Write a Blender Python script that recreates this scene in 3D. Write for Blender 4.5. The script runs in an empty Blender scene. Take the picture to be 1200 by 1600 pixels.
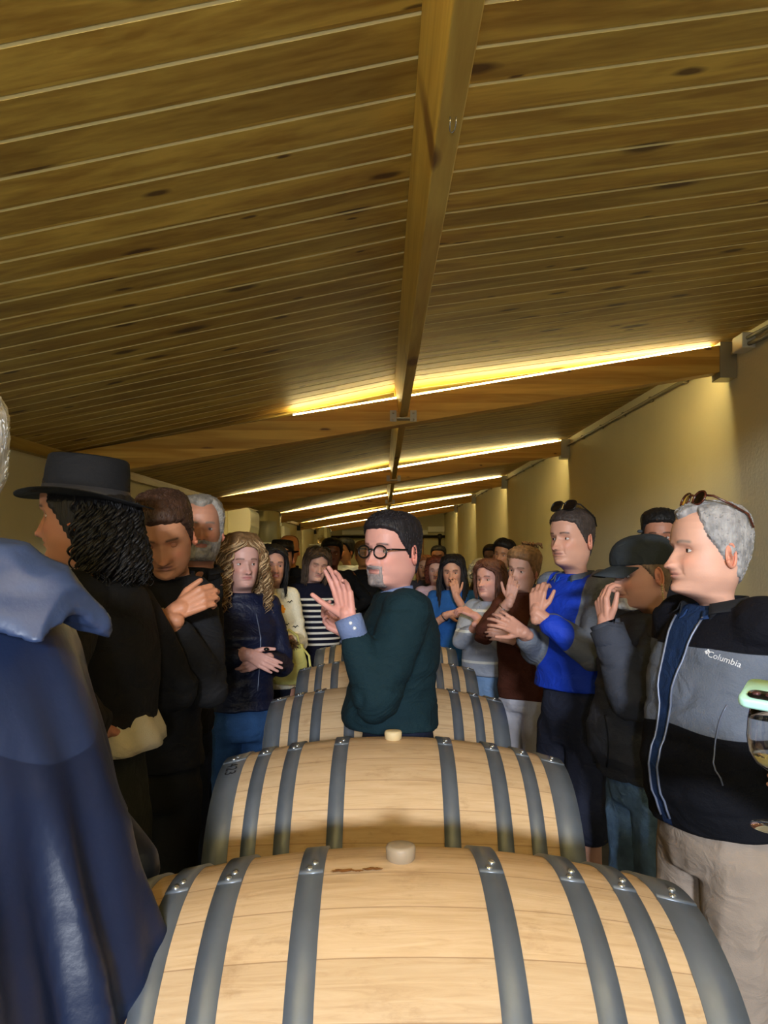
import bpy, math, random
import numpy as np
from mathutils import Vector, Matrix
from mathutils.bvhtree import BVHTree

# ------------------------------------------------------------------ camera, world, light, exposure
C = bpy.context.scene.collection
CH = 1.53            # camera height
HZ = 893.0           # image row of the horizon
F = 1200.0           # focal length in pixels of the 1200x1600 frame
cam_d = bpy.data.cameras.new('camera'); cam = bpy.data.objects.new('camera', cam_d); C.objects.link(cam)
cam.location = (0, 0, CH); cam.rotation_euler = (math.pi/2, 0, 0)
cam_d.sensor_fit = 'VERTICAL'; cam_d.sensor_height = 36; cam_d.lens = F/1600*36
cam_d.shift_x = (600-598)/1600.0
cam_d.shift_y = (HZ-800)/1600.0
cam_d.clip_start = 0.05
bpy.context.scene.camera = cam

vs = bpy.context.scene.view_settings
vs.view_transform = 'Standard'; vs.look = 'None'; vs.gamma = 1; vs.use_curve_mapping = False
vs.exposure = 0.0
w = bpy.data.worlds.new('world'); bpy.context.scene.world = w; w.use_nodes = True
w.node_tree.nodes['Background'].inputs[0].default_value = (0.55, 0.62, 0.8, 1)
w.node_tree.nodes['Background'].inputs[1].default_value = 0.008

# daylight from the doorway behind the photographer
kl = bpy.data.lights.new('doorway_daylight', 'AREA'); kl.shape = 'RECTANGLE'; kl.size = 0.8; kl.size_y = 0.40
kl.energy = 700; kl.color = (0.86, 0.92, 1.0)
ko = bpy.data.objects.new('doorway_daylight', kl); C.objects.link(ko)
ko.location = (0.12, -6.0, 2.80)
ko.rotation_euler = (Vector((0.0, 4.0, 1.15))-Vector(ko.location)).to_track_quat('-Z', 'Y').to_euler()
# unseen near fill added beside the camera, evening out the doorway light's falloff
tl = bpy.data.lights.new('near_fill', 'AREA'); tl.shape = 'DISK'; tl.size = 0.09; tl.energy = 10; tl.color = (0.90, 0.95, 1.0)
to = bpy.data.objects.new('near_fill', tl); C.objects.link(to); to.location = (0.0, -0.5, 1.50)
to.rotation_euler = (Vector((0.05, 3.0, 1.25))-Vector(to.location)).to_track_quat('-Z', 'Y').to_euler()
STRIP = 21.0          # radiance of the light strips on the beams

# ------------------------------------------------------------------ helpers
def srgb(r, g, b):
    f = lambda c: (c/255/12.92) if c/255 <= 0.04045 else ((c/255+0.055)/1.055)**2.4
    return (f(r), f(g), f(b))
def at(px, py, Y):
    return np.array([(px-598)/F*Y, Y, CH+(HZ-py)/F*Y])

def hash3(ix, iy, iz, seed):
    n = (ix*374761393 + iy*668265263 + iz*2147483647 + seed*974634777) & 0xffffffff
    n = ((n ^ (n >> 13))*1274126177) & 0xffffffff
    n = n ^ (n >> 16)
    return (n & 0xffff)/65535.0
def noise3(P, scale=1.0, seed=0):
    P = np.asarray(P, float)*scale
    i = np.floor(P).astype(np.int64); f = P-i; f = f*f*(3-2*f)
    r = 0
    for dx in (0, 1):
        for dy in (0, 1):
            for dz in (0, 1):
                h = hash3(i[:, 0]+dx, i[:, 1]+dy, i[:, 2]+dz, seed)
                wgt = (f[:, 0] if dx else 1-f[:, 0])*(f[:, 1] if dy else 1-f[:, 1])*(f[:, 2] if dz else 1-f[:, 2])
                r = r+h*wgt
    return r*2-1
def ss(x, a=0.0, b=1.0):
    t = np.clip((x-a)/(b-a), 0, 1); return t*t*(3-2*t)

class G:                                   # a bag of geometry
    def __init__(s): s.v = []; s.f = []; s.n = 0; s.mi = []
    def add(s, v, f, mi=0):
        v = np.asarray(v, float).reshape(-1, 3)
        s.v.append(v); s.f += [tuple(int(i)+s.n for i in q) for q in f]; s.mi += [mi]*len(f); s.n += len(v); return s
    def verts(s): return np.concatenate(s.v) if s.v else np.zeros((0, 3))

def new_obj(name, g, mats, parent=None, smooth=True, attrs=None, bevel=0):
    me = bpy.data.meshes.new(name)
    V = g.verts()
    me.from_pydata(V.tolist(), [], g.f); 
    mats = mats if isinstance(mats, (list, tuple)) else [mats]
    for m in mats: me.materials.append(m)
    if len(mats) > 1: me.polygons.foreach_set('material_index', g.mi)
    if smooth: me.polygons.foreach_set('use_smooth', [True]*len(me.polygons))
    if attrs:
        for k, a in attrs.items():
            a = np.asarray(a, np.float32)
            if a.ndim == 2:
                at_ = me.attributes.new(k, 'FLOAT_COLOR', 'POINT')
                aa = np.ones((len(a), 4), np.float32); aa[:, :3] = a[:, :3]
                at_.data.foreach_set('color', aa.ravel())
            else:
                at_ = me.attributes.new(k, 'FLOAT', 'POINT'); at_.data.foreach_set('value', a)
    me.update()
    o = bpy.data.objects.new(name, me); C.objects.link(o)
    if parent: o.parent = parent
    if bevel:
        b = o.modifiers.new('bevel', 'BEVEL'); b.width = bevel; b.segments = 2; b.limit_method = 'ANGLE'
        if smooth:
            pass
    return o
def tag(o, label=None, cat=None, group=None, kind=None):
    if label: o['label'] = label
    if cat: o['category'] = cat
    if group: o['group'] = group
    if kind: o['kind'] = kind
    return o
def thing(name, label, cat, loc=(0, 0, 0), rz=0, group=None):
    o = bpy.data.objects.new(name, None); C.objects.link(o); o.empty_display_size = 0.1
    o.location = loc; o.rotation_euler = (0, 0, rz)
    return tag(o, label, cat, group)
def copy_tree(o, parent=None):
    c = o.copy(); C.objects.link(c); c.parent = parent
    for ch in list(o.children): copy_tree(ch, c)
    return c

def box(g, c, s, mi=0, R=None):
    c = np.array(c); s = np.array(s)/2
    v = np.array([[x, y, z] for x in (-1, 1) for y in (-1, 1) for z in (-1, 1)])*s
    if R is not None: v = v@np.array(R).T
    g.add(v+c, [(0, 1, 3, 2), (4, 6, 7, 5), (0, 4, 5, 1), (2, 3, 7, 6), (0, 2, 6, 4), (1, 5, 7, 3)], mi)
def hexa(g, b4, t4, mi=0):                 # box from 4 bottom + 4 top corners
    g.add(list(b4)+list(t4), [(3, 2, 1, 0), (4, 5, 6, 7), (0, 1, 5, 4), (1, 2, 6, 5), (2, 3, 7, 6), (3, 0, 4, 7)], mi)
def frame(d):
    d = np.array(d, float); d /= (np.linalg.norm(d)+1e-12)
    a = np.array([0, 0, 1.0]) if abs(d[2]) < 0.9 else np.array([0, 1.0, 0])
    u = np.cross(a, d); u = u/np.linalg.norm(u); return u, np.cross(d, u), d
def tube(g, pts, r, n=8, mi=0, flat=1.0, closed=False):
    pts = np.asarray(pts, float); m = len(pts); r = np.broadcast_to(r, (m,)).astype(float)
    if closed: T = np.roll(pts, -1, 0)-np.roll(pts, 1, 0)
    else: T = np.gradient(pts, axis=0)
    T /= (np.linalg.norm(T, axis=1)[:, None]+1e-12)
    u, v, _ = frame(T[0]); V = []
    a = np.arange(n)*2*math.pi/n
    for i in range(m):
        u = u-T[i]*np.dot(u, T[i]); u /= np.linalg.norm(u)+1e-12; v = np.cross(T[i], u)
        V.append(pts[i]+r[i]*(np.cos(a)[:, None]*u+flat*np.sin(a)[:, None]*v))
    V = np.concatenate(V); Fc = []
    for i in range(m if closed else m-1):
        j = (i+1) % m
        for k in range(n):
            Fc.append((i*n+k, i*n+(k+1) % n, j*n+(k+1) % n, j*n+k))
    if not closed:
        Fc.append(tuple(range(n))[::-1]); Fc.append(tuple((m-1)*n+k for k in range(n)))
    g.add(V, Fc, mi)
def capsule(g, a, b, ra, rb, n=12, mi=0):
    a = np.array(a, float); b = np.array(b, float); u, v, d = frame(b-a)
    rings = []
    for t in (0.02, 0.5, 0.85): rings.append((a-d*ra*math.cos(t*math.pi/2), ra*math.sin(t*math.pi/2)))
    rings.append((a, ra)); rings.append((b, rb))
    for t in (0.85, 0.5, 0.02): rings.append((b+d*rb*math.cos(t*math.pi/2), rb*math.sin(t*math.pi/2)))
    an = np.arange(n)*2*math.pi/n; V = []
    for c, r in rings: V.append(c+r*(np.cos(an)[:, None]*u+np.sin(an)[:, None]*v))
    Fc = []
    for i in range(len(rings)-1):
        for k in range(n): Fc.append((i*n+k, i*n+(k+1) % n, (i+1)*n+(k+1) % n, (i+1)*n+k))
    Fc.append(tuple(range(n))[::-1]); Fc.append(tuple((len(rings)-1)*n+k for k in range(n)))
    g.add(np.concatenate(V), Fc, mi)
def ellipsoid(g, c, r, n=20, m=12, mi=0, R=None):
    V = []; Fc = []
    for i in range(m+1):
        t = math.pi*(i+0.02)/(m+0.04)
        for k in range(n):
            p = 2*math.pi*k/n
            V.append((math.sin(t)*math.cos(p)*r[0], math.sin(t)*math.sin(p)*r[1], math.cos(t)*r[2]))
    for i in range(m):
        for k in range(n): Fc.append((i*n+k, (i+1)*n+k, (i+1)*n+(k+1) % n, i*n+(k+1) % n))
    Fc.append(tuple(range(n))); Fc.append(tuple(m*n+k for k in range(n))[::-1])
    V = np.array(V)
    if R is not None: V = V@np.array(R).T
    g.add(V+np.array(c), Fc, mi)
def loft(g, rings, n=32, mi=0, ex=2.3, fold=None):
    # rings: (z, cx, cy, rx, ry)
    a = np.arange(n)*2*math.pi/n; V = []
    for (z, cx, cy, rx, ry) in rings:
        c, s = np.cos(a), np.sin(a)
        x = np.sign(c)*np.abs(c)**(2/ex)*rx; y = np.sign(s)*np.abs(s)**(2/ex)*ry
        if fold is not None:
            k = 1+fold(a, z); x = x*k; y = y*k
        V.append(np.stack([x+cx, y+cy, np.full(n, z)], 1))
    Fc = []; m = len(rings)
    up = rings[-1][0] > rings[0][0]
    for i in range(m-1):
        for k in range(n):
            q = (i*n+k, i*n+(k+1) % n, (i+1)*n+(k+1) % n, (i+1)*n+k); Fc.append(q if up else q[::-1])
    b = tuple(range(n)); t = tuple((m-1)*n+k for k in range(n))
    Fc.append(b[::-1] if up else b); Fc.append(t if up else t[::-1])
    g.add(np.concatenate(V), Fc, mi)
def lathe(g, prof, n=32, c=(0, 0, 0), mi=0, R=None, cap=True):
    a = np.arange(n)*2*math.pi/n
    V = np.concatenate([np.stack([np.cos(a)*r, np.sin(a)*r, np.full(n, z)], 1) for r, z in prof])
    if R is not None: V = V@np.array(R).T
    Fc = []; m = len(prof)
    for i in range(m-1):
        for k in range(n): Fc.append((i*n+k, i*n+(k+1) % n, (i+1)*n+(k+1) % n, (i+1)*n+k))
    if cap: Fc.append(tuple(range(n))[::-1]); Fc.append(tuple((m-1)*n+k for k in range(n)))
    g.add(V+np.array(c), Fc, mi)

def remesh(g, voxel=0.009, smooth=5):
    me = bpy.data.meshes.new('tmp'); me.from_pydata(g.verts().tolist(), [], g.f); me.update()
    o = bpy.data.objects.new('tmp', me); C.objects.link(o)
    r = o.modifiers.new('r', 'REMESH'); r.mode = 'VOXEL'; r.voxel_size = voxel; r.adaptivity = 0
    if smooth:
        s = o.modifiers.new('s', 'SMOOTH'); s.factor = 0.5; s.iterations = smooth
    dg = bpy.context.evaluated_depsgraph_get(); ev = o.evaluated_get(dg); m2 = ev.to_mesh()
    V = np.zeros(len(m2.vertices)*3); m2.vertices.foreach_get('co', V); V = V.reshape(-1, 3)
    N = np.zeros(len(m2.vertices)*3); m2.vertices.foreach_get('normal', N); N = N.reshape(-1, 3)
    L = np.zeros(len(m2.loops), np.int32); m2.loops.foreach_get('vertex_index', L)
    S = np.zeros(len(m2.polygons), np.int32); m2.polygons.foreach_get('loop_start', S)
    T = np.zeros(len(m2.polygons), np.int32); m2.polygons.foreach_get('loop_total', T)
    Fc = [tuple(L[s:s+t]) for s, t in zip(S.tolist(), T.tolist())]
    ev.to_mesh_clear(); bpy.data.objects.remove(o); bpy.data.meshes.remove(me)
    return V, N, Fc

# ------------------------------------------------------------------ materials
def mat(name, col=(0.5, 0.5, 0.5), rough=0.6, metal=0.0, bump=0.0, bscale=40.0, bstretch=(1, 1, 1), emit=None, estr=0, var=0.0, vscale=6, attr=False, masks=None, spec=0.5, trans=0, sheen=0):
    m = bpy.data.materials.new(name); m.use_nodes = True
    nt = m.node_tree; N = nt.nodes; L = nt.links; b = N['Principled BSDF']
    b.inputs['Base Color'].default_value = (*col, 1); b.inputs['Roughness'].default_value = rough; b.inputs['Metallic'].default_value = metal
    b.inputs['Specular IOR Level'].default_value = spec
    if trans: b.inputs['Transmission Weight'].default_value = trans
    if sheen: b.inputs['Sheen Weight'].default_value = sheen
    tc = N.new('ShaderNodeTexCoord'); cur = None
    if attr:
        an = N.new('ShaderNodeAttribute'); an.attribute_name = 'Col'; cur = an.outputs['Color']
    if masks:                                  # masks: [(attribute, colour)] crisp colour blocks
        rgb = N.new('ShaderNodeRGB'); rgb.outputs[0].default_value = (*col, 1); cur = rgb.outputs[0]
        for an_, c2 in masks:
            a2 = N.new('ShaderNodeAttribute'); a2.attribute_name = an_
            mr = N.new('ShaderNodeMapRange'); mr.inputs[1].default_value = -0.0008; mr.inputs[2].default_value = 0.0008
            L.new(a2.outputs['Fac'], mr.inputs[0])
            mx = N.new('ShaderNodeMix'); mx.data_type = 'RGBA'; L.new(mr.outputs[0], mx.inputs[0]); L.new(cur, mx.inputs[6])
            mx.inputs[7].default_value = (*c2, 1); cur = mx.outputs[2]
    if var:
        if cur is None:
            rgb = N.new('ShaderNodeRGB'); rgb.outputs[0].default_value = (*col, 1); cur = rgb.outputs[0]
        nz = N.new('ShaderNodeTexNoise'); nz.inputs['Scale'].default_value = vscale; nz.inputs['Detail'].default_value = 5
        L.new(tc.outputs['Object'], nz.inputs['Vector'])
        mr = N.new('ShaderNodeMapRange'); mr.inputs[1].default_value = 0.3; mr.inputs[2].default_value = 0.7
        mr.inputs[3].default_value = 1-var; mr.inputs[4].default_value = 1+var; L.new(nz.outputs['Fac'], mr.inputs[0])
        vm = N.new('ShaderNodeVectorMath'); vm.operation = 'SCALE'; L.new(cur, vm.inputs[0]); L.new(mr.outputs[0], vm.inputs['Scale']); cur = vm.outputs[0]
    if cur is not None: L.new(cur, b.inputs['Base Color'])
    if bump:
        mp = N.new('ShaderNodeMapping'); mp.inputs['Scale'].default_value = bstretch; L.new(tc.outputs['Object'], mp.inputs[0])
        nz = N.new('ShaderNodeTexNoise'); nz.inputs['Scale'].default_value = bscale; nz.inputs['Detail'].default_value = 6
        L.new(mp.outputs[0], nz.inputs['Vector'])
        bp = N.new('ShaderNodeBump'); bp.inputs['Strength'].default_value = bump; bp.inputs['Distance'].default_value = 0.01
        L.new(nz.outputs['Fac'], bp.inputs['Height']); L.new(bp.outputs[0], b.inputs['Normal'])
    if emit:
        b.inputs['Emission Color'].default_value = (*emit, 1); b.inputs['Emission Strength'].default_value = estr
    return m

def wood_mat(name, base, dark, knotc, board=0.115, axis=1, grain_axis=0, rough=0.5, knots=0.0, gscale=1.0):
    """boards repeat along 'axis', grain runs along 'grain_axis'"""
    m = bpy.data.materials.new(name); m.use_nodes = True
    nt = m.node_tree; N = nt.nodes; L = nt.links; b = N['Principled BSDF']; b.inputs['Roughness'].default_value = rough
    tc = N.new('ShaderNodeTexCoord'); sx = N.new('ShaderNodeSeparateXYZ'); L.new(tc.outputs['Object'], sx.inputs[0])
    def math_(op, a, bb=None, c=None):
        n = N.new('ShaderNodeMath'); n.operation = op
        for i, q in enumerate((a, bb, c)):
            if q is None: continue
            if isinstance(q, (int, float)): n.inputs[i].default_value = q
            else: L.new(q, n.inputs[i])
        return n.outputs[0]
    idx = math_('FLOOR', math_('DIVIDE', sx.outputs[axis], board))
    wn = N.new('ShaderNodeTexWhiteNoise'); wn.noise_dimensions = '1D'; L.new(idx, wn.inputs['W'])
    rnd = wn.outputs['Value']
    sc = [22*gscale]*3; sc[grain_axis] = 1.3*gscale
    cb = N.new('ShaderNodeCombineXYZ')
    for i in range(3):
        L.new(math_('MULTIPLY', sx.outputs[i], sc[i]), cb.inputs[i])
    off = N.new('ShaderNodeVectorMath'); off.operation = 'ADD'; L.new(cb.outputs[0], off.inputs[0])
    oc = N.new('ShaderNodeCombineXYZ'); L.new(math_('MULTIPLY', rnd, 37.0), oc.inputs[grain_axis]); L.new(oc.outputs[0], off.inputs[1])
    n1 = N.new('ShaderNodeTexNoise'); n1.inputs['Scale'].default_value = 0.55; n1.inputs['Detail'].default_value = 6; n1.inputs['Distortion'].default_value = 1.2
    L.new(off.outputs[0], n1.inputs['Vector'])
    n2 = N.new('ShaderNodeTexNoise'); n2.inputs['Scale'].default_value = 3.5; n2.inputs['Detail'].default_value = 4; L.new(off.outputs[0], n2.inputs['Vector'])
    g = math_('ADD', math_('MULTIPLY', n1.outputs['Fac'], 0.75), math_('MULTIPLY', n2.outputs['Fac'], 0.25))
    mr = N.new('ShaderNodeMapRange'); mr.inputs[1].default_value = 0.38; mr.inputs[2].default_value = 0.62; L.new(g, mr.inputs[0])
    mx = N.new('ShaderNodeMix'); mx.data_type = 'RGBA'; L.new(mr.outputs[0], mx.inputs[0]); mx.inputs[6].default_value = (*dark, 1); mx.inputs[7].default_value = (*base, 1)
    br = math_('ADD', math_('MULTIPLY', rnd, 0.34), 0.83)
    vm = N.new('ShaderNodeVectorMath'); vm.operation = 'SCALE'; L.new(mx.outputs[2], vm.inputs[0]); L.new(br, vm.inputs['Scale']); cur = vm.outputs[0]
    if knots:
        ksc = [8.0]*3; ksc[grain_axis] = 3.2
        kc = N.new('ShaderNodeCombineXYZ')
        for i in range(3):
            v = math_('MULTIPLY', sx.outputs[i], ksc[i])
            if i == grain_axis: v = math_('ADD', v, math_('MULTIPLY', rnd, 11.0))
            if i == grain_axis: L.new(v, kc.inputs[0])
            if i == axis: L.new(v, kc.inputs[1])
        nd = N.new('ShaderNodeTexNoise'); nd.inputs['Scale'].default_value = 2.5; L.new(kc.outputs[0], nd.inputs['Vector'])
        nm = N.new('ShaderNodeVectorMath'); nm.operation = 'SCALE'; nm.inputs['Scale'].default_value = 0.14; L.new(nd.outputs['Color'], nm.inputs[0])
        na = N.new('ShaderNodeVectorMath'); na.operation = 'ADD'; L.new(kc.outputs[0], na.inputs[0]); L.new(nm.outputs[0], na.inputs[1])
        vo = N.new('ShaderNodeTexVoronoi'); vo.voronoi_dimensions = '2D'; vo.inputs['Scale'].default_value = 1.0; L.new(na.outputs[0], vo.inputs['Vector'])
        sep = N.new('ShaderNodeSeparateColor'); L.new(vo.outputs['Color'], sep.inputs[0])
        on = math_('GREATER_THAN', sep.outputs[0], 1-knots)
        rad = math_('ADD', math_('MULTIPLY', math_('POWER', sep.outputs[1], 2.0), 0.17), 0.05)
        k = N.new('ShaderNodeMapRange'); L.new(math_('DIVIDE', vo.outputs['Distance'], rad), k.inputs[0]); k.inputs[1].default_value = 0.6; k.inputs[2].default_value = 1.3; k.inputs[3].default_value = 1; k.inputs[4].default_value = 0
        kk = math_('MULTIPLY', k.outputs[0], on)
        m2 = N.new('ShaderNodeMix'); m2.data_type = 'RGBA'; L.new(math_('MULTIPLY', kk, 0.85), m2.inputs[0]); L.new(cur, m2.inputs[6]); m2.inputs[7].default_value = (*knotc, 1); cur = m2.outputs[2]
    L.new(cur, b.inputs['Base Color'])
    bp = N.new('ShaderNodeBump'); bp.inputs['Strength'].default_value = 0.25; bp.inputs['Distance'].default_value = 0.002; L.new(n2.outputs['Fac'], bp.inputs['Height']); L.new(bp.outputs[0], b.inputs['Normal'])
    return m

def barrel_wood():
    m = bpy.data.materials.new('oak_staves'); m.use_nodes = True
    nt = m.node_tree; N = nt.nodes; L = nt.links; b = N['Principled BSDF']; b.inputs['Roughness'].default_value = 0.55
    tc = N.new('ShaderNodeTexCoord'); sx = N.new('ShaderNodeSeparateXYZ'); L.new(tc.outputs['Object'], sx.inputs[0])
    oi = N.new('ShaderNodeObjectInfo')
    def M(op, a, bb=None):
        n = N.new('ShaderNodeMath'); n.operation = op
        for i, q in enumerate((a, bb)):
            if q is None: continue
            if isinstance(q, (int, float)): n.inputs[i].default_value = q
            else: L.new(q, n.inputs[i])
        return n.outputs[0]
    ang = M('ARCTAN2', sx.outputs[1], sx.outputs[2])
    t = M('ADD', M('MULTIPLY', ang, 27/(2*math.pi)), 0.5)
    wob = N.new('ShaderNodeMath')
    idx = M('FLOOR', t); fr = M('FRACT', t)
    wn = N.new('ShaderNodeTexWhiteNoise'); wn.noise_dimensions = '2D'
    cv = N.new('ShaderNodeCombineXYZ'); L.new(idx, cv.inputs[0]); L.new(oi.outputs['Random'], cv.inputs[1]); L.new(cv.outputs[0], wn.inputs['Vector'])
    cb = N.new('ShaderNodeCombineXYZ'); L.new(M('MULTIPLY', sx.outputs[0], 7.0), cb.inputs[0]); L.new(M('MULTIPLY', ang, 26.0), cb.inputs[1]); L.new(M('MULTIPLY', wn.outputs['Value'], 30.0), cb.inputs[2])
    n1 = N.new('ShaderNodeTexNoise'); n1.inputs['Scale'].default_value = 1.0; n1.inputs['Detail'].default_value = 7; n1.inputs['Distortion'].default_value = 1.0; n1.inputs['Roughness'].default_value = 0.62; L.new(cb.outputs[0], n1.inputs['Vector'])
    cr = N.new('ShaderNodeValToRGB'); e = cr.color_ramp.elements
    e[0].position = 0.22; e[0].color = (*srgb(176, 142, 102), 1); e[1].position = 0.72; e[1].color = (*srgb(208, 178, 140), 1)
    q = e.new(0.46); q.color = (*srgb(198, 166, 126), 1)
    L.new(n1.outputs['Fac'], cr.inputs[0])
    vm = N.new('ShaderNodeVectorMath'); vm.operation = 'SCALE'; L.new(cr.outputs[0], vm.inputs[0]); L.new(M('ADD', M('MULTIPLY', wn.outputs['Value'], 0.14), 0.9), vm.inputs['Scale'])
    seam = M('LESS_THAN', M('MINIMUM', fr, M('SUBTRACT', 1.0, fr)), 0.012)
    mx = N.new('ShaderNodeMix'); mx.data_type = 'RGBA'; L.new(M('MULTIPLY', seam, 0.55), mx.inputs[0]); L.new(vm.outputs[0], mx.inputs[6]); mx.inputs[7].default_value = (*srgb(120, 84, 50), 1)
    # small stains and flecks
    n3 = N.new('ShaderNodeTexNoise'); n3.inputs['Scale'].default_value = 9; n3.inputs['Detail'].default_value = 8; n3.inputs['Roughness'].default_value = 0.7
    cs = N.new('ShaderNodeVectorMath'); cs.operation = 'ADD'; cc = N.new('ShaderNodeCombineXYZ'); L.new(M('MULTIPLY', oi.outputs['Random'], 9.0), cc.inputs[0])
    mp = N.new('ShaderNodeMapping'); mp.inputs['Scale'].default_value = (0.8, 1.6, 1.6); L.new(tc.outputs['Object'], mp.inputs[0])
    L.new(mp.outputs[0], cs.inputs[0]); L.new(cc.outputs[0], cs.inputs[1]); L.new(cs.outputs[0], n3.inputs['Vector'])
    st = N.new('ShaderNodeMapRange'); L.new(n3.outputs['Fac'], st.inputs[0]); st.inputs[1].default_value = 0.56; st.inputs[2].default_value = 0.74; st.inputs[4].default_value = 0.55
    m3 = N.new('ShaderNodeMix'); m3.data_type = 'RGBA'; L.new(st.outputs[0], m3.inputs[0]); L.new(mx.outputs[2], m3.inputs[6]); m3.inputs[7].default_value = (*srgb(130, 92, 52), 1)
    L.new(m3.outputs[2], b.inputs['Base Color'])
    bp = N.new('ShaderNodeBump'); bp.inputs['Strength'].default_value = 0.3; bp.inputs['Distance'].default_value = 0.002; L.new(n1.outputs['Fac'], bp.inputs['Height']); L.new(bp.outputs[0], b.inputs['Normal'])
    return m

def plaster(name, col, bump=0.25):
    m = mat(name, col, 0.85, bump=bump, bscale=60, var=0.05, vscale=1.3); return m

M_ceil = wood_mat('stained_pine_boards', srgb(200, 168, 76), srgb(156, 120, 46), srgb(66, 34, 14), 0.115, 1, 0, 0.55, knots=0.36)
M_groove = mat('lit_pine_groove', srgb(222, 202, 136), 0.6)  # paler than the boards: light caught by the bevels, put into the colour
M_beam = wood_mat('glulam_pine', srgb(220, 178, 86), srgb(186, 138, 54), srgb(88, 48, 22), 0.05, 2, 0, 0.5, knots=0.22)
M_purlin = wood_mat('purlin_pine', srgb(200, 170, 84), srgb(170, 136, 58), srgb(96, 56, 26), 0.5, 0, 1, 0.5, knots=0.15)
M_wall = plaster('cream_render', srgb(228, 220, 186))
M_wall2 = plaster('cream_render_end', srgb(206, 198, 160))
M_floor = mat('concrete_floor', srgb(80, 76, 70), 0.8, bump=0.2, var=0.15)
M_steel = mat('galvanised_bracket', srgb(170, 168, 158), 0.45, 0.8, bump=0.1)
M_hoop = mat('galvanised_hoop', srgb(112, 119, 128), 0.42, 0.45, bump=0.12, bscale=18, bstretch=(1, 1, 1), var=0.16, vscale=9)
M_rivet = mat('rivet_steel', srgb(205, 208, 210), 0.25, 0.9)
M_oak = barrel_wood()
M_bung = mat('silicone_bung', srgb(150, 132, 108), 0.55)
M_bungpale = mat('pale_bung', srgb(206, 184, 140), 0.6)
M_paint = mat('black_marker', srgb(25, 25, 30), 0.7)
M_stain = mat('wine_stain', srgb(128, 80, 30), 0.8, var=0.3, vscale=60)
M_strip = mat('led_diffuser', srgb(255, 250, 225), 0.6, emit=(1.0, 0.86, 0.40), estr=STRIP)
M_white = mat('white_plastic', srgb(222, 220, 206), 0.4)
M_grey = mat('grey_plastic', srgb(120, 120, 110), 0.5)
M_pipe = mat('grey_conduit', srgb(150, 140, 110), 0.5)
M_dark = mat('dark_steel', srgb(50, 48, 44), 0.5, 0.6)
M_black = mat('black_plastic', srgb(16, 15, 15), 0.3)
M_door = wood_mat('varnished_door', srgb(176, 126, 60), srgb(140, 92, 36), srgb(80, 40, 20), 0.1, 0, 2, 0.4)
def glass(name, col=(1, 1, 1), rough=0.02, ior=1.45):
    m = mat(name, col, rough, trans=1.0); m.node_tree.nodes['Principled BSDF'].inputs['IOR'].default_value = ior; return m
M_glass = glass('clear_glass')
M_tank = glass('clear_plastic', (0.95, 0.97, 0.9), 0.25, 1.3)
M_lens = bpy.data.materials.new('spectacle_lens'); M_lens.use_nodes = True
_n = M_lens.node_tree; _o = _n.nodes['Material Output']; _n.nodes.remove(_n.nodes['Principled BSDF']); _a = _n.nodes.new('ShaderNodeBsdfTransparent'); _b = _n.nodes.new('ShaderNodeBsdfGlossy'); _b.inputs['Roughness'].default_value = 0.02
_m = _n.nodes.new('ShaderNodeMixShader'); _m.inputs[0].default_value = 0.07; _n.links.new(_a.outputs[0], _m.inputs[1]); _n.links.new(_b.outputs[0], _m.inputs[2]); _n.links.new(_m.outputs[0], _o.inputs[0])
M_wine = glass('white_wine', srgb(235, 225, 150), 0.0, 1.33)
M_sun = mat('dark_lens', srgb(22, 16, 14), 0.12)

# ------------------------------------------------------------------ room
XR, XL = 1.93, -1.77
YN, YF = -0.9, 23.9
RISE = 0.03                                # the roof climbs slightly towards the far end
RX = 0.10
def zc(x, y):                              # ceiling underside
    return CH+RISE*y+(0.90+0.134*(x-RX) if x > RX else 0.90-0.205*(RX-x))
def zb(x, y):                              # underside of a cross beam
    return CH+RISE*y+0.976-0.1645*(XR-x)
g = G(); box(g, ((XL+XR)/2, (YN+YF)/2, -0.05), (XR-XL+0.6, YF-YN+0.4, 0.1)); tag(new_obj('floor', g, M_floor, smooth=False), kind='structure')
def side_wall(name, x, t):
    g = G()
    hexa(g, [(x, YN, 0), (x+t, YN, 0), (x+t, YF, 0), (x, YF, 0)], [(x, YN, zc(x, YN)+.06), (x+t, YN, zc(x, YN)+.06), (x+t, YF, zc(x, YF)+.06), (x, YF, zc(x, YF)+.06)])
    return tag(new_obj(name, g, M_wall, smooth=False), kind='structure')
side_wall('wall_right', XR, 0.2); wl = side_wall('wall_left', XL, -0.2)
g = G(); box(g, ((XL+XR)/2, YF+0.1, 1.9), (XR-XL, 0.2, 3.8)); tag(new_obj('wall_far', g, M_wall2, smooth=False), kind='structure')
# tongue and groove boards: flat, narrow lit bevel, dark rebate
g = G(); BW = 0.115
y = YN
xs = [XL-0.02, RX, XR+0.02]; rows = []
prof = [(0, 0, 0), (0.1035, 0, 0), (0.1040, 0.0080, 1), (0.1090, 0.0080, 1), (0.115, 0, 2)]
npl = int((YF-YN)/BW)
ys = []
for i in range(npl):
    for (dy, dz, k) in prof[:-1]: ys.append((YN+i*BW+dy, dz))
ys.append((YN+npl*BW, 0))
V = []
for (yy, dz) in ys:
    for x in xs: V.append((x, yy, zc(x, yy)+dz))
Fc = []; mi = []
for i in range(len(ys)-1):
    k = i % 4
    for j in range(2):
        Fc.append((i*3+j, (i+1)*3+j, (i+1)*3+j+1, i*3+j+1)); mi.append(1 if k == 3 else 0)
g.v.append(np.array(V)); g.f = Fc; g.mi = mi; g.n = len(V)
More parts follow.
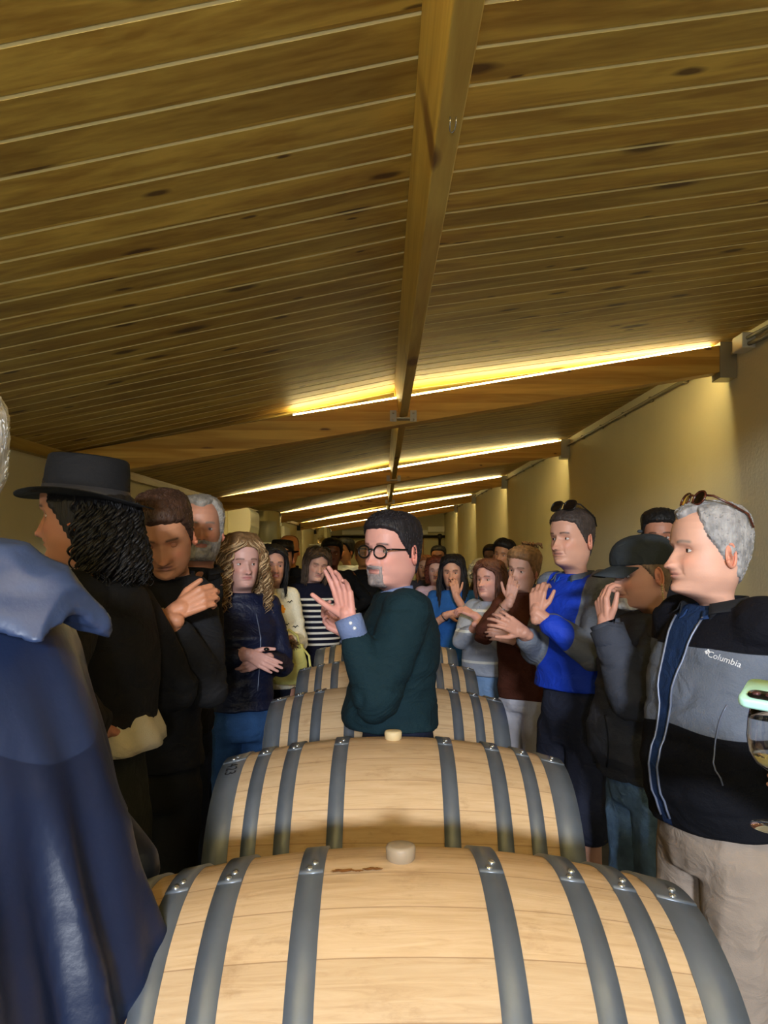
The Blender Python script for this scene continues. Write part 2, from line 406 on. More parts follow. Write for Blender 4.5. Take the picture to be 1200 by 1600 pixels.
# back of the roof so that it has real thickness
n0 = g.n
def zt(x, y): return zc(x, y)+0.08
g.add([(xs[0], YN, zt(xs[0], YN)), (xs[1], YN, zt(xs[1], YN)), (xs[2], YN, zt(xs[2], YN)), (xs[0], YF, zt(xs[0], YF)), (xs[1], YF, zt(xs[1], YF)), (xs[2], YF, zt(xs[2], YF))], [(0, 1, 4, 3), (1, 2, 5, 4)], 0)
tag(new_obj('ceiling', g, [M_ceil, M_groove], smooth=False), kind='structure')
# timber ledger strip along the low wall, pilasters under the beams
g = G()
for a, b in ((YN, YF),):
    hexa(g, [(XL, a, zc(XL, a)-.045), (XL+.045, a, zc(XL, a)-.045), (XL+.045, b, zc(XL, b)-.045), (XL, b, zc(XL, b)-.045)], [(XL, a, zc(XL, a)+.004), (XL+.045, a, zc(XL, a)+.012), (XL+.045, b, zc(XL, b)+.012), (XL, b, zc(XL, b)+.004)])
tag(new_obj('trim_1', g, M_purlin, smooth=False), kind='structure')

BY = [0.33, 4.23, 7.95, 11.9, 15.9, 19.8]
BH, BT = 0.145, 0.09
order = ['directly overhead', 'nearest in view', 'second in view', 'third in view', 'fourth in view', 'farthest in view']
for i, y in enumerate(BY):
    g = G(); x0, x1 = XL+0.01, XR-0.02
    hexa(g, [(x0, y-BT/2, zb(x0, y)), (x1, y-BT/2, zb(x1, y)), (x1, y+BT/2, zb(x1, y)), (x0, y+BT/2, zb(x0, y))],
         [(x0, y-BT/2, zb(x0, y)+BH), (x1, y-BT/2, zb(x1, y)+BH), (x1, y+BT/2, zb(x1, y)+BH), (x0, y+BT/2, zb(x0, y)+BH)])
    t = thing('roof_beam', 'sloping pine cross beam, '+order[i], 'beam', (0, y, 0), group=None)
    gg = G(); gg.add(g.verts()-np.array([0, y, 0]), g.f)
    new_obj('beam_timber', gg, M_beam, t, smooth=False)
    gb = G(); box(gb, (x1-0.03, 0, zb(x1, y)+BH/2-0.02), (0.09, BT+0.02, BH+0.05)); new_obj('wall_bracket', gb, M_steel if i else M_steel, t, smooth=False)
    gb = G(); box(gb, (x0+0.02, 0, zb(x0, y)+BH/2-0.02), (0.08, BT+0.02, BH+0.03)); new_obj('wall_bracket', gb, M_dark, t, smooth=False)
    # joist hanger around the ridge purlin
    if i:
        gb = G(); zz = CH+RISE*y+0.70
        box(gb, (0.112-0.055, -BT/2-0.004, zz+0.02), (0.035, 0.006, 0.06)); box(gb, (0.112+0.055, -BT/2-0.004, zz+0.02), (0.035, 0.006, 0.06)); box(gb, (0.112, -BT/2-0.03, zz-0.002), (0.07, 0.06, 0.005))
        for sx_ in (-.055, .055):
            for dz in (0, .035): ellipsoid(gb, (0.112+sx_, -BT/2-0.009, zz+dz), (0.006, 0.004, 0.006), 8, 5)
        new_obj('joist_hanger', gb, M_steel, t, smooth=False)
    # light strip lying on the far side of the beam top
    s = thing('light_strip', 'glowing warm light strip on top of the cross beam '+order[i], 'light', (0, y, 0))
    gl = G(); xa, xb = (XL+0.09 if i != 1 else -0.50), XR-0.10; ya = BT/2+0.005; yb = BT/2+0.035
    def ztop(x): return min(zc(x, y+0.02)-0.004, zb(x, y)+BH+0.05)
    def q(x, yy, h): return (x, yy, h)
    NS = 24
    Vv = []; Ff = []
    for k in range(NS+1):
        x = xa+(xb-xa)*k/NS; lo = zb(x, y)+BH-0.012; hi = min(zc(x, y+0.04)-0.006, lo+0.042)
        if hi < lo+0.012: hi = lo+0.012
        Vv += [(x, ya, lo), (x, yb, lo), (x, yb, hi), (x, ya, hi)]
    for k in range(NS):
        for e in range(4): Ff.append((k*4+e, (k+1)*4+e, (k+1)*4+(e+1) % 4, k*4+(e+1) % 4))
    Ff.append((0, 1, 2, 3)); Ff.append((NS*4+3, NS*4+2, NS*4+1, NS*4))
    gl.add(Vv, Ff); new_obj('diffuser', gl, M_strip, s, smooth=False)
# ridge purlins between the beams (top leans with the roof)
segs = [(YN, BY[0]-.05)]+[(BY[i]+.05, BY[i+1]-.05) for i in range(5)]+[(BY[5]+.05, YF)]
nm = ['behind the photographer', 'nearest, running away overhead from the top of the picture', 'second, behind the nearest cross beam', 'third along the ridge', 'fourth along the ridge', 'fifth along the ridge', 'last, reaching the end wall']
for i, (a, b) in enumerate(segs):
    def corner(x, z0, y): return (x, y, CH+RISE*y+z0)
    d = 0.19; sh = -0.165*d*0.9
    g = G(); hexa(g, [corner(.092, .712, a), corner(.136, .722, a), corner(.136, .722, b), corner(.092, .712, b)], [corner(.092+sh, .712+d-.012, a), corner(.136+sh, .722+d-.015, a), corner(.136+sh, .722+d-.015, b), corner(.092+sh, .712+d-.012, b)])
    tag(new_obj('ridge_purlin', g, M_purlin, smooth=False, bevel=0.003), 'pine ridge purlin segment, '+nm[i], 'beam')
# U-shaped staple under the nearest purlin
g = G(); Y0 = 1.29; z0 = CH+RISE*Y0+.712
tube(g, [(0.112, Y0-.016, z0+.004), (0.112, Y0-.012, z0-.006), (0.113, Y0+.006, z0-.007), (.117, Y0+.012, z0-.007), (.121, Y0+.006, z0-.006), (.122, Y0-.012, z0-.005), (.122, Y0-.016, z0+.004)], 0.0012, 6)
tag(new_obj('wire_staple', g, M_rivet), 'small U-shaped wire staple hanging under the nearest ridge purlin', 'staple')
# pilasters on the low wall
pn = ['first', 'second', 'third', 'fourth', 'fifth']
for i, y in enumerate(BY[1:]):
    g = G(); x = XL+0.05; box(g, (x, y, (zb(XL, y)-0.0)/2), (0.1, 0.34, zb(XL, y)-0.01)); o = new_obj('trim_%d' % (i+2), g, M_wall, smooth=False, bevel=.006); tag(o, kind='structure')
# conduit under the roof edge on the high wall
g = G(); tube(g, [(XR-0.03, y, zc(XR, y)-0.085) for y in np.linspace(YN, YF-.1, 40)], 0.011, 8)
for y in np.arange(.5, YF, .62): box(g, (XR-.022, y, zc(XR, y)-.085), (.03, .022, .034))
tag(new_obj('cable_conduit', g, M_pipe), 'thin conduit clipped along the right wall just under the ceiling', 'conduit')
t = thing('junction_box', 'pale junction box on the right wall above the nearest beam end', 'box', (XR-.04, 4.02, zc(XR, 4.02)-.07))
g = G(); box(g, (0, 0, 0), (.07, .12, .08)); new_obj('box_body', g, M_white, t, smooth=False, bevel=.006)
g = G(); tube(g, [(0, -.06, -.02), (0, -.2, -.035), (0.01, -.4, -.03)], .012, 8); tube(g, [(-.01, -.06, .01), (0, -.25, .005), (0, -.42, -.005)], .01, 8); new_obj('cable', g, M_grey, t)
# far wall fittings
def far(px, py): return ((px-598)/F*YF, CH+(HZ-py)/F*YF)
def farbox(name, x0, y0, x1, y1, m, label, cat, dpt=.1, bevel=.01):
    X0, Z0 = far(x0, y0); X1, Z1 = far(x1, y1)
    g = G(); box(g, (0, 0, 0), (X1-X0, dpt, Z0-Z1)); o = new_obj(name, g, m, smooth=False, bevel=bevel); o.location = ((X0+X1)/2, YF-dpt/2, (Z0+Z1)/2); return tag(o, label, cat)
farbox('air_duct', 535, 829, 668, 836, M_white, 'long pale duct across the end wall above the door', 'duct', .2)
farbox('air_duct', 668, 823, 694, 832, M_white, 'short pale duct at the right end of the end wall', 'duct', .16)
farbox('electric_cabinet', 497, 832, 506, 848, M_grey, 'small grey cabinet high on the end wall, left side', 'cabinet', .15)
X0, Z0 = far(650, 905); X1, Z1 = far(662, 840)
td = thing('door_1', None, None, ((X0+X1)/2, YF-.04, 0)); td['kind'] = 'structure'
g = G(); box(g, (0, 0, Z1/2), (X1-X0, .06, Z1)); new_obj('door_leaf', g, M_door, td, smooth=False)
g = G(); box(g, (-(X1-X0)/2-.12, 0, Z1/2), (.2, .07, Z1)); new_obj('door_panel', g, M_white, td, smooth=False)
g = G(); ellipsoid(g, (-.05, -.06, 1.05), (.03, .03, .03), 10, 6); new_obj('door_knob', g, M_rivet, td)
g = G(); xa, za = far(516, 840); xb, zb_ = far(694, 839)
tube(g, [(xa, YF-.28, za), (xb, YF-.28, zb_)], .045, 8)
xv, zv = far(686, 839); tube(g, [(xv, YF-.28, zv), (xv, YF-.28, .4)], .04, 8); ellipsoid(g, (xv, YF-.3, zv), (.09, .09, .09), 10, 6)
for x in (xa+.2, 0, xb-.2): box(g, (x, YF-.145, za), (.05, .27, .05))
tag(new_obj('water_pipe', g, M_dark), 'dark horizontal pipe across the end wall with a downpipe at right', 'pipe')
# left wall fittings seen behind the crowd
def leftpt(px, py):
    Y = XL*F/(px-598); return Y, CH+(HZ-py)/F*Y
def leftbox(name, x0, y0, x1, y1, m, label, cat, dpt=.22, bev=.02):
    Ya, Za = leftpt(x0, y0); Yb, Zb = leftpt(x1, y0); Yc, Zc2 = leftpt(x0, y1)
    g = G(); box(g, (0, 0, 0), (dpt, Yb-Ya, Za-Zc2 if Za > Zc2 else Zc2-Za)); o = new_obj(name, g, m, smooth=False, bevel=bev); o.location = (XL+dpt/2+.002, (Ya+Yb)/2, (Za+Zc2)/2); return tag(o, label, cat)
# wall mounted cooler: rounded front, seen end-on
t = thing('wall_cooler', 'white wall-mounted cooling unit with a rounded front on the left wall', 'air conditioner', (XL, 8.75, 2.04))
g = G(); pr = [(0, .27), (.30, .27), (.335, .25), (.35, .21), (.35, .02), (.33, -.08), (.27, -.16), (.18, -.20), (0, -.20)]
pr = [(x*.76, z*.80) for x, z in pr]
n = len(pr); V = [(x, 0, z) for x, z in pr]+[(x, .62, z) for x, z in pr]
g.add(V, [tuple(range(n)), tuple(range(n, 2*n))[::-1]]+[((i+1) % n, i, n+i, n+(i+1) % n) for i in range(n)])
new_obj('casing', g, M_white, t, smooth=False, bevel=.012)
g = G(); box(g, (.13, .31, -.165), (.15, .5, .012)); new_obj('air_outlet', g, M_dark, t, smooth=False)
t = thing('wall_shelf', 'white bracketed shelf on the left wall under the clear tank', 'shelf', (XL, 10.3, 1.90))
g = G(); box(g, (.2, .1, -.02), (.4, 1.5, .04)); new_obj('shelf_board', g, M_white, t, smooth=False, bevel=.004)
for dy in (-.45, .6):
    g = G(); box(g, (.02, dy, -.18), (.03, .04, .3)); box(g, (.17, dy, -.05), (.32, .03, .03)); tube(g, [(.03, dy, -.3), (.31, dy, -.06)], .012, 6); new_obj('shelf_bracket', g, M_white, t, smooth=False)
t = thing('clear_tank', 'tall clear plastic cylinder tank standing on the wall shelf', 'tank', (XL+.21, 10.4, 1.90))
g = G(); lathe(g, [(.17, .002), (.185, .02), (.185, .42), (.15, .445)], 28); new_obj('tank_body', g, M_tank, t)
g = G(); lathe(g, [(.10, .03), (.10, .30)], 20); new_obj('inner_canister', g, M_white, t)
t = thing('clear_tank', 'smaller clear canister hanging near the end of the left wall', 'tank', (-1.42, 18.6, 2.19))
g = G(); lathe(g, [(.14, 0), (.17, .02), (.17, .36), (.12, .40)], 20); new_obj('tank_body', g, M_tank, t)
g = G(); box(g, (-.12, 0, -.015), (.46, .3, .03)); new_obj('support_shelf', g, M_white, t, smooth=False)
leftbox('wall_panel', 437, 822, 446, 860, M_white, 'narrow white panel fixed on the left wall beyond the tank', 'panel', .08, .005)

# ------------------------------------------------------------------ barrels
BR, BE, BL = 0.345, 0.283, 0.452
BZ = CH-0.45-BR                            # barrel axis height
def br(x): return BE+(BR-BE)*(1-(abs(x)/BL)**2)
def barrel_proto():
    t = thing('wine_barrel', 'x', 'barrel')
    g = G(); n = 108; xs_ = np.linspace(-BL, BL, 41)
    a = np.arange(n)*2*math.pi/n+math.pi/n*0
    V = []
    for x in xs_:
        r = br(x)-0.0016*((np.arange(n) % 4) == 2)
        V.append(np.stack([np.full(n, x), np.sin(a)*r, np.cos(a)*r], 1))
    Fc = []
    for i in range(len(xs_)-1):
        for k in range(n): Fc.append((i*n+k, i*n+(k+1) % n, (i+1)*n+(k+1) % n, (i+1)*n+k))
    # chime: inner rim at both ends
    g.add(np.concatenate(V), Fc)
    for s in (-1, 1):
        rr = [(s*BL, BE-0.0), (s*(BL+.001), BE-.018), (s*(BL-.03), BE-.022)]
        V = [np.stack([np.full(n, x), np.sin(a)*r, np.cos(a)*r], 1) for x, r in rr]; Fc = []
        for i in range(2):
            for k in range(n):
                q = (i*n+k, i*n+(k+1) % n, (i+1)*n+(k+1) % n, (i+1)*n+k); Fc.append(q)
        g.add(np.concatenate(V), Fc)
    new_obj('staves', g, M_oak, t)
    for s in (-1, 1):
        g = G(); V = [(s*(BL-.03), 0, 0)]+[(s*(BL-.03), math.sin(q)*(BE-.02), math.cos(q)*(BE-.02)) for q in a]
        V2 = [(s*(BL-.05), p[1], p[2]) for p in V]
        g.add(V+V2, [(0, 1+k, 1+(k+1) % n) for k in range(n)]+[(n+1, n+2+(k+1) % n, n+2+k) for k in range(n)]+[(1+k, n+2+k, n+2+(k+1) % n, 1+(k+1) % n) for k in range(n)])
        new_obj('barrel_head', g, M_oak, t, smooth=False)
    for s in (-1, 1):
        for (xc, wd) in ((.1365, .038), (.2600, .038), (.3400, .036), (.4200, .0625)):
            g = G(); th = .0028; V = []
            x0, x1 = s*xc-wd/2, s*xc+wd/2
            sec = [(x0, .0), (x0, th), (x1, th), (x1, .0)]
            for (x, o) in sec: V.append(np.stack([np.full(n, x), np.sin(a)*(br(x)+o), np.cos(a)*(br(x)+o)], 1))
            Fc = []
            for i in range(3):
                for k in range(n): Fc.append((i*n+k, i*n+(k+1) % n, (i+1)*n+(k+1) % n, (i+1)*n+k))
            g.add(np.concatenate(V), Fc)
            # overlap of the hoop ends: a second layer
            V = []; kk = 26; th2 = .0052; aa = np.linspace(-.55, .12, kk)
            for (x, o) in ((x0+.0008, .001), (x0+.0008, th2), (x1-.0008, th2), (x1-.0008, .001)): V.append(np.stack([np.full(kk, x), -np.sin(aa)*(br(x)+o), np.cos(aa)*(br(x)+o)], 1))
            Fc = []
            for i in range(3):
                for k in range(kk-1): Fc.append((i*kk+k, (i+1)*kk+k, (i+1)*kk+k+1, i*kk+k+1))
            Fc.append((kk*0+kk-1, kk*1+kk-1, kk*2+kk-1, kk*3+kk-1)); Fc.append((kk*3, kk*2, kk, 0))
            g.add(np.concatenate(V), Fc)
            h = new_obj('hoop', g, M_hoop, t)
            for p in ((.015, .07) if xc < .4 else (-.01, .06)):
                gr = G(); r = br(s*xc)+th2
                # rivet dome on the camera side of the crown
                ellipsoid(gr, (s*xc+(.004 if p < .03 else -.003), -math.sin(p+.02)*r, math.cos(p+.02)*r), (.0062, .0062, .0042), 10, 6)
                new_obj('rivet', gr, M_rivet, h)
    g = G(); lathe(g, [(.016, -.02), (.0195, .0), (.0225, .003), (.0235, .018), (.022, .0225), (.018, .0240), (.002, .0243)], 28, (0.0, 0, BR))
    new_obj('bung', g, M_bung, t)
    return t
proto = barrel_proto()
BYs = [1.20, 2.06, 3.02, 3.97, 4.99, 6.15]
BXs = [0.028, 0.028, 0.015, 0.02, 0.02, 0.02]
bl = ['oak wine barrel nearest the camera, filling the bottom of the picture, with a grey bung',
      'second oak wine barrel from the camera, just in front of the bespectacled speaker',
      'oak wine barrel directly behind the speaker, third in the row', 'fourth oak wine barrel in the row',
      'fifth oak wine barrel in the row, second from the far end', 'farthest oak wine barrel of the row']
barrels = []
for i, y in enumerate(BYs):
    o = proto if i == 0 else copy_tree(proto)
    o.location = (BXs[i], y, BZ); o['label'] = bl[i]; o['group'] = 'oak barrels lying in a row'
    o.rotation_euler = (0, 0, [0.012, -0.01, 0, .01, 0, 0][i]); barrels.append(o)
for c in barrels[1].children:
    if c.name.startswith('bung'):
        c.data = c.data.copy(); c.data.materials[0] = M_bungpale; c['label'] = 'pale wooden bung'
# stamped number on the left end hoop of the second barrel
def text_on(parent, s, size, conv, name, m, off=.0012):
    cu = bpy.data.curves.new('tmp', 'FONT'); cu.body = s; cu.size = size; cu.extrude = 0; cu.align_x = 'CENTER'; cu.align_y = 'CENTER'; cu.resolution_u = 3
    o = bpy.data.objects.new('tmp', cu); C.objects.link(o)
    dg = bpy.context.evaluated_depsgraph_get(); me = o.evaluated_get(dg).to_mesh()
    V = [conv(v.co.x, v.co.y) for v in me.vertices]; Fc = [tuple(p.vertices) for p in me.polygons]
    bpy.data.objects.remove(o)
    g = G(); g.add(V, Fc); return new_obj(name, g, m, parent, smooth=False)
def on_hoop(u, v):                          # text runs down the hoop
    x = -.418+v; a = -(.30-u/BR); r = br(x)+.0088
    return (x, math.sin(a)*r, math.cos(a)*r)
text_on(barrels[1], '423', .042, lambda u, v: on_hoop(-u, v), 'stamped_number', M_paint)
# wine stains beside the bung of the nearest barrel
def stain(parent, x0, a0, rx, ra, seed, m=M_stain):
    g = G(); n = 26; V = [(x0, a0)]
    rr = random.Random(seed)
    for k in range(n):
        q = 2*math.pi*k/n; d = .6+.5*rr.random(); V.append((x0+math.cos(q)*rx*d, a0+math.sin(q)*ra*d))
    P = [(x, -math.sin(a)*(br(x)+.0008), math.cos(a)*(br(x)+.0008)) for x, a in V]
    g.add(P, [(0, 1+k, 1+(k+1) % n) for k in range(n)]); return new_obj('wine_stain', g, m, parent)
stain(barrels[0], -.088, .10, .022, .016, 1); stain(barrels[0], -.045, .095, .018, .014, 5); stain(barrels[0], -.065, .11, .010, .008, 9)
# steel cradles that carry the barrels
rk = thing('barrel_rack', 'x', 'rack')
for s in (-1, 1):
    g = G(); x = s*.30; r = br(x)+.016
    tube(g, [(x, math.sin(q)*r, BZ-math.cos(q)*r) for q in np.linspace(-.75, .75, 17)], .014, 8); new_obj('cradle', g, M_dark, rk)
    for e in (-1, 1):
        g = G(); yq = math.sin(.75)*r*e; box(g, (x, yq, (BZ-math.cos(.75)*r)/2), (.04, .04, BZ-math.cos(.75)*r)); new_obj('leg', g, M_dark, rk, smooth=False)
for e in (-1, 1):
    g = G(); box(g, (0, e*.245, .12), (.62, .035, .035)); new_obj('rail', g, M_dark, rk, smooth=False)
for i, y in enumerate(BYs):
    o = rk if i == 0 else copy_tree(rk); o.location = (BXs[i], y, 0)
    o['label'] = 'dark steel cradle rack under the '+['nearest', 'second', 'third', 'fourth', 'fifth', 'farthest'][i]+' barrel'; o['group'] = 'racks under the barrels'

# ------------------------------------------------------------------ people: heads
ZT = np.array([.120, .1195, .118, .114, .107, .095, .075, .055, .035, .018, .0, -.02, -.035, -.048, -.058, -.068, -.078, -.092, -.103, -.110, -.116, -.125, -.140, -.165, -.20, -.23])
YFp = np.array([0, .016, .028, .046, .062, .077, .089, .0945, .096, .093, .088, .089, .090, .0915, .092, .0905, .0885, .0915, .087, .070, .045, .022, .008, .004, .010, .03])
YBp = np.array([0, -.020, -.034, -.055, -.072, -.088, -.099, -.103, -.103, -.102, -.100, -.094, -.086, -.079, -.074, -.070, -.067, -.065, -.064, -.064, -.064, -.065, -.066, -.070, -.082, -.10])
WWp = np.array([0, .016, .028, .043, .055, .066, .0735, .076, .0755, .0750, .0745, .0735, .0715, .069, .0675, .066, .0635, .058, .053, .051, .051, .051, .052, .055, .070, .11])
EXf = np.array([2, 2, 2, 2, 2.05, 2.1, 2.2, 2.3, 2.35, 2.35, 2.3, 2.25, 2.2, 2.1, 2.05, 2.0, 1.95, 1.85, 1.8, 1.8, 1.9, 2, 2, 2, 2, 2])
_zz = np.linspace(.120, -.23, 701)
def _sm(a, k=9):
    v = np.interp(-_zz, -ZT, a); p = np.pad(v, k//2, mode='edge'); q = np.convolve(p, np.ones(k)/k, 'valid'); q[:6] = v[:6]; return q
_YF, _YB, _W, _EX = _sm(YFp), _sm(YBp), _sm(WWp), _sm(EXf)
def head_pt(z, phi, hp, feat=True):
    """z, phi arrays -> xyz in the head frame (+y forward, +x person's right)"""
    q = lambda a: np.interp(-z, -_zz, a)
    yf, yb, wd, ex = q(_YF), q(_YB), q(_W), q(_EX)
    low = ss(-z, .02, .07)*(1-ss(-z, .115, .14))
    wd = wd*(1+hp.get('jaw', 0)*low*.12)*(1-ss(-z, .10, .13)*(1-hp.get('neck', 1)))
    c = np.cos(phi); s = np.sin(phi); y0 = -.012*(1-ss(-z, .11, .14))-.03*ss(-z, .11, .14)
    fr = c > 0
    e = np.where(fr, ex, 2.15)
    x = np.sign(s)*np.abs(s)**(2/e)*wd
    ycomp = np.sign(c)*np.abs(c)**(2/e)
    y = y0+np.where(fr, (yf-y0), (y0-yb))*ycomp
    if feat:
        m = ss(c, .1, .5); ax = np.abs(x); nz = hp.get('nose', 1.0)
        ga = lambda a, b, sa, sb: np.exp(-((ax-a)/sa)**2-((z-b)/sb)**2)
        g1 = lambda v, b, sb: np.exp(-((v-b)/sb)**2)
        d = -.011*ga(.031, .002, .017, .013)+.0045*ga(.026, .021, .022, .007)
        d = d-.004*ga(.0, .012, .012, .012)
        t = np.clip((.012-z)/.05, 0, 1)           # along the nose
        ridge = np.where((z < .012) & (z > -.043), (.006+.020*t**1.25), np.where(z >= .012, .006*g1(z, .012, .010), .026*np.exp(-((z+.043)/.0065)**2)))
        d = d+nz*ridge*np.exp(-(x/(.0085+.0065*t))**2)
        d = d+nz*.0085*ga(.0125, -.036, .0062, .0075)
        d = d+.0045*ga(.040, -.030, .020, .018)-.0035*ga(.026, -.050, .006, .014)
        d = d+.0050*np.exp(-(x/.019)**2)*g1(z, -.0560, .0042)+.0058*np.exp(-(x/.017)**2)*g1(z, -.0670, .0050)-.0028*np.exp(-(x/.024)**2)*g1(z, -.0612, .0018)
        d = d-.0035*np.exp(-(x/.02)**2)*g1(z, -.0775, .005)+.004*np.exp(-(x/.017)**2)*g1(z, -.092, .010)
        d = d+hp.get('smile', 0)*(.004*ga(.034, -.040, .012, .010)-.003*ga(.028, -.058, .006, .006))
        fl = x*0+np.exp(-((ax-(.017+(-.036-z)*.52))/.0022)**2)*ss(-z, .034, .042)*(1-ss(-z, .062, .072))
        d = d-hp.get('fold', .0016)*fl
        y = y+d*m
        sx = .0035*ga(.066, -.015, .02, .02)*(1 if True else 0)
        fat = hp.get('fat', 0)
        if fat:
            ff = fat*(g1(z, -.055, .04)*.006+g1(z, -.115, .018)*.022*m)
            x = x*(1+fat*.10*g1(z, -.06, .05)); y = y+ff*ycomp
    return np.stack([x*hp.get('wx', 1), y, z], -1)
def head_rings(hi):
    n = 130 if hi else 70
    t = np.linspace(0, 1, n)
    zt = .120-.0008-(1-np.cos(np.clip(t/.18, 0, 1)*math.pi/2))*.05
    z = np.where(t < .18, zt, .0692-(t-.18)/.82*(.0692+.215)); return z
def head_phi(hi, k=.5):
    n = 120 if hi else 64
    t = np.linspace(-math.pi, math.pi, n, endpoint=False); return t-k*np.sin(t)
def grid_faces(nr, nc):
    Fc = []
    for i in range(nr-1):
        for k in range(nc): Fc.append((i*nc+k, (i+1)*nc+k, (i+1)*nc+(k+1) % nc, i*nc+(k+1) % nc))
    Fc.append(tuple(range(nc))); Fc.append(tuple((nr-1)*nc+k for k in range(nc))[::-1]); return Fc
def hairline(phi, kind):
    a = np.abs(np.degrees(phi))
    if kind == 'recede': xp, fp = (0, 20, 38, 52, 64, 76, 88, 100, 112, 180), (.080, .088, .098, .070, .030, .0, -.035, .0, -.07, -.098)
    elif kind == 'long': xp, fp = (0, 25, 45, 60, 75, 90, 110, 180), (.076, .072, .055, .030, -.03, -.10, -.16, -.19)
    elif kind == 'short': xp, fp = (0, 30, 50, 62, 74, 86, 98, 112, 180), (.070, .068, .060, .040, .008, -.028, .0, -.068, -.098)
    elif kind == 'fringe': xp, fp = (0, 25, 45, 60, 75, 90, 110, 180), (.05, .05, .045, .02, -.03, -.10, -.16, -.19)
    elif kind == 'bald': xp, fp = (0, 90, 100, 112, 180), (.13, .13, .02, -.06, -.095)
    return np.interp(a, xp, fp)

M_skin = mat('skin', (0.5, 0.35, 0.28), 0.48, attr=True, bump=0.06, bscale=220, spec=0.35)
_hm = {}
def hair_mat(col):
    if col not in _hm: _hm[col] = mat('hair', srgb(*col), 0.58, bump=0.35, bscale=60, bstretch=(3, 3, .35), var=0.35, vscale=45, spec=.4)
    return _hm[col]

def rotm(yaw, pitch, roll):                # degrees; pitch > 0 looks down; roll > 0 tilts the crown to the person's right
    return np.array(Matrix.Rotation(math.radians(yaw), 3, 'Z') @ Matrix.Rotation(math.radians(-pitch), 3, 'X') @ Matrix.Rotation(math.radians(roll), 3, 'Y'))
PIV = np.array([0.0, -.02, -.135])
def xform_head(P, R, s, O):
    """rotate about the neck pivot, fading out towards the shoulders; then scale and move"""
    P = np.asarray(P, float); w = ss(P[:, 2], -.19, -.10)[:, None]
    Q = (P-PIV)@R.T+PIV
    return (P*(1-w)+Q*w)*s+O

def hand_geo(g, W, d, nrm, side, curl=.40, spread=.035, thumb=.5, s=1.0, curls=None):
    """W wrist, d towards the fingers, nrm palm normal, side +1 right hand / -1 left"""
    d = np.array(d, float); d /= np.linalg.norm(d); nrm = np.array(nrm, float); nrm = nrm-d*np.dot(nrm, d); nrm /= np.linalg.norm(nrm)+1e-9
    # thumb direction: right hand, palm towards nrm, fingers d
    x = np.cross(nrm, d)*(1 if side > 0 else -1)*-1
    x = -x if False else x
    T = lambda p: np.array(W)+s*(x*p[0]+d*p[1]+nrm*p[2])
    kx = [.029, .010, -.010, -.028]; ky = [.092, .096, .091, .082]
    for i in range(4):
        capsule(g, T((kx[i]*.55, .004, 0)), T((kx[i], ky[i], 0)), .0155*s, .0118*s, 10)
        if i < 3: capsule(g, T(((kx[i]+kx[i+1])/2*.6, .01, -.001)), T(((kx[i]+kx[i+1])/2, ky[i]-.012, -.001)), .014*s, .0105*s, 10)
    seg = [(.040, .024, .019), (.044, .027, .020), (.040, .025, .019), (.032, .019, .017)]
    rad = [.0102, .0105, .0100, .0090]
    for i in range(4):
        p = np.array([kx[i], ky[i], 0.0]); a = 0; sp = (1.5-i)*spread
        for j in range(3):
            cu = (curls[i] if curls else curl)*(1.0 if j == 0 else 1.15)
            a += cu
            q = p+seg[i][j]*np.array([math.sin(sp)*math.cos(a), math.cos(sp)*math.cos(a), math.sin(a)])
            capsule(g, T(p), T(q), rad[i]*(1-.09*j)*s, rad[i]*(1-.09*(j+1))*s, 9); p = q
    tb = [(.020, .020, .006), (.020+.026+.012*thumb, .052, .012), (.020+.032+.030*thumb, .080, .018), (.020+.036+.044*thumb, .104, .022)]
    for j in range(3): capsule(g, T(tb[j]), T(tb[j+1]), (.0155, .0118, .0100)[j]*s, (.0118, .0100, .0085)[j]*s, 10)
    capsule(g, T((0, -.03, 0)), T((0, .02, 0)), .0265*s*.9, .026*s, 12)

def ik(S, W, a, b, hint):
    S = np.array(S, float); W = np.array(W, float); d = W-S; L = np.linalg.norm(d)
    m = (a+b)*.985
    if L > m: W = S+d/L*m; d = W-S; L = m
    u = d/L; x = (a*a-b*b+L*L)/(2*L); h = math.sqrt(max(a*a-x*x, 0)); n = np.array(hint, float); n = n-u*np.dot(n, u); n /= np.linalg.norm(n)+1e-9
    return S+u*x+n*h, W

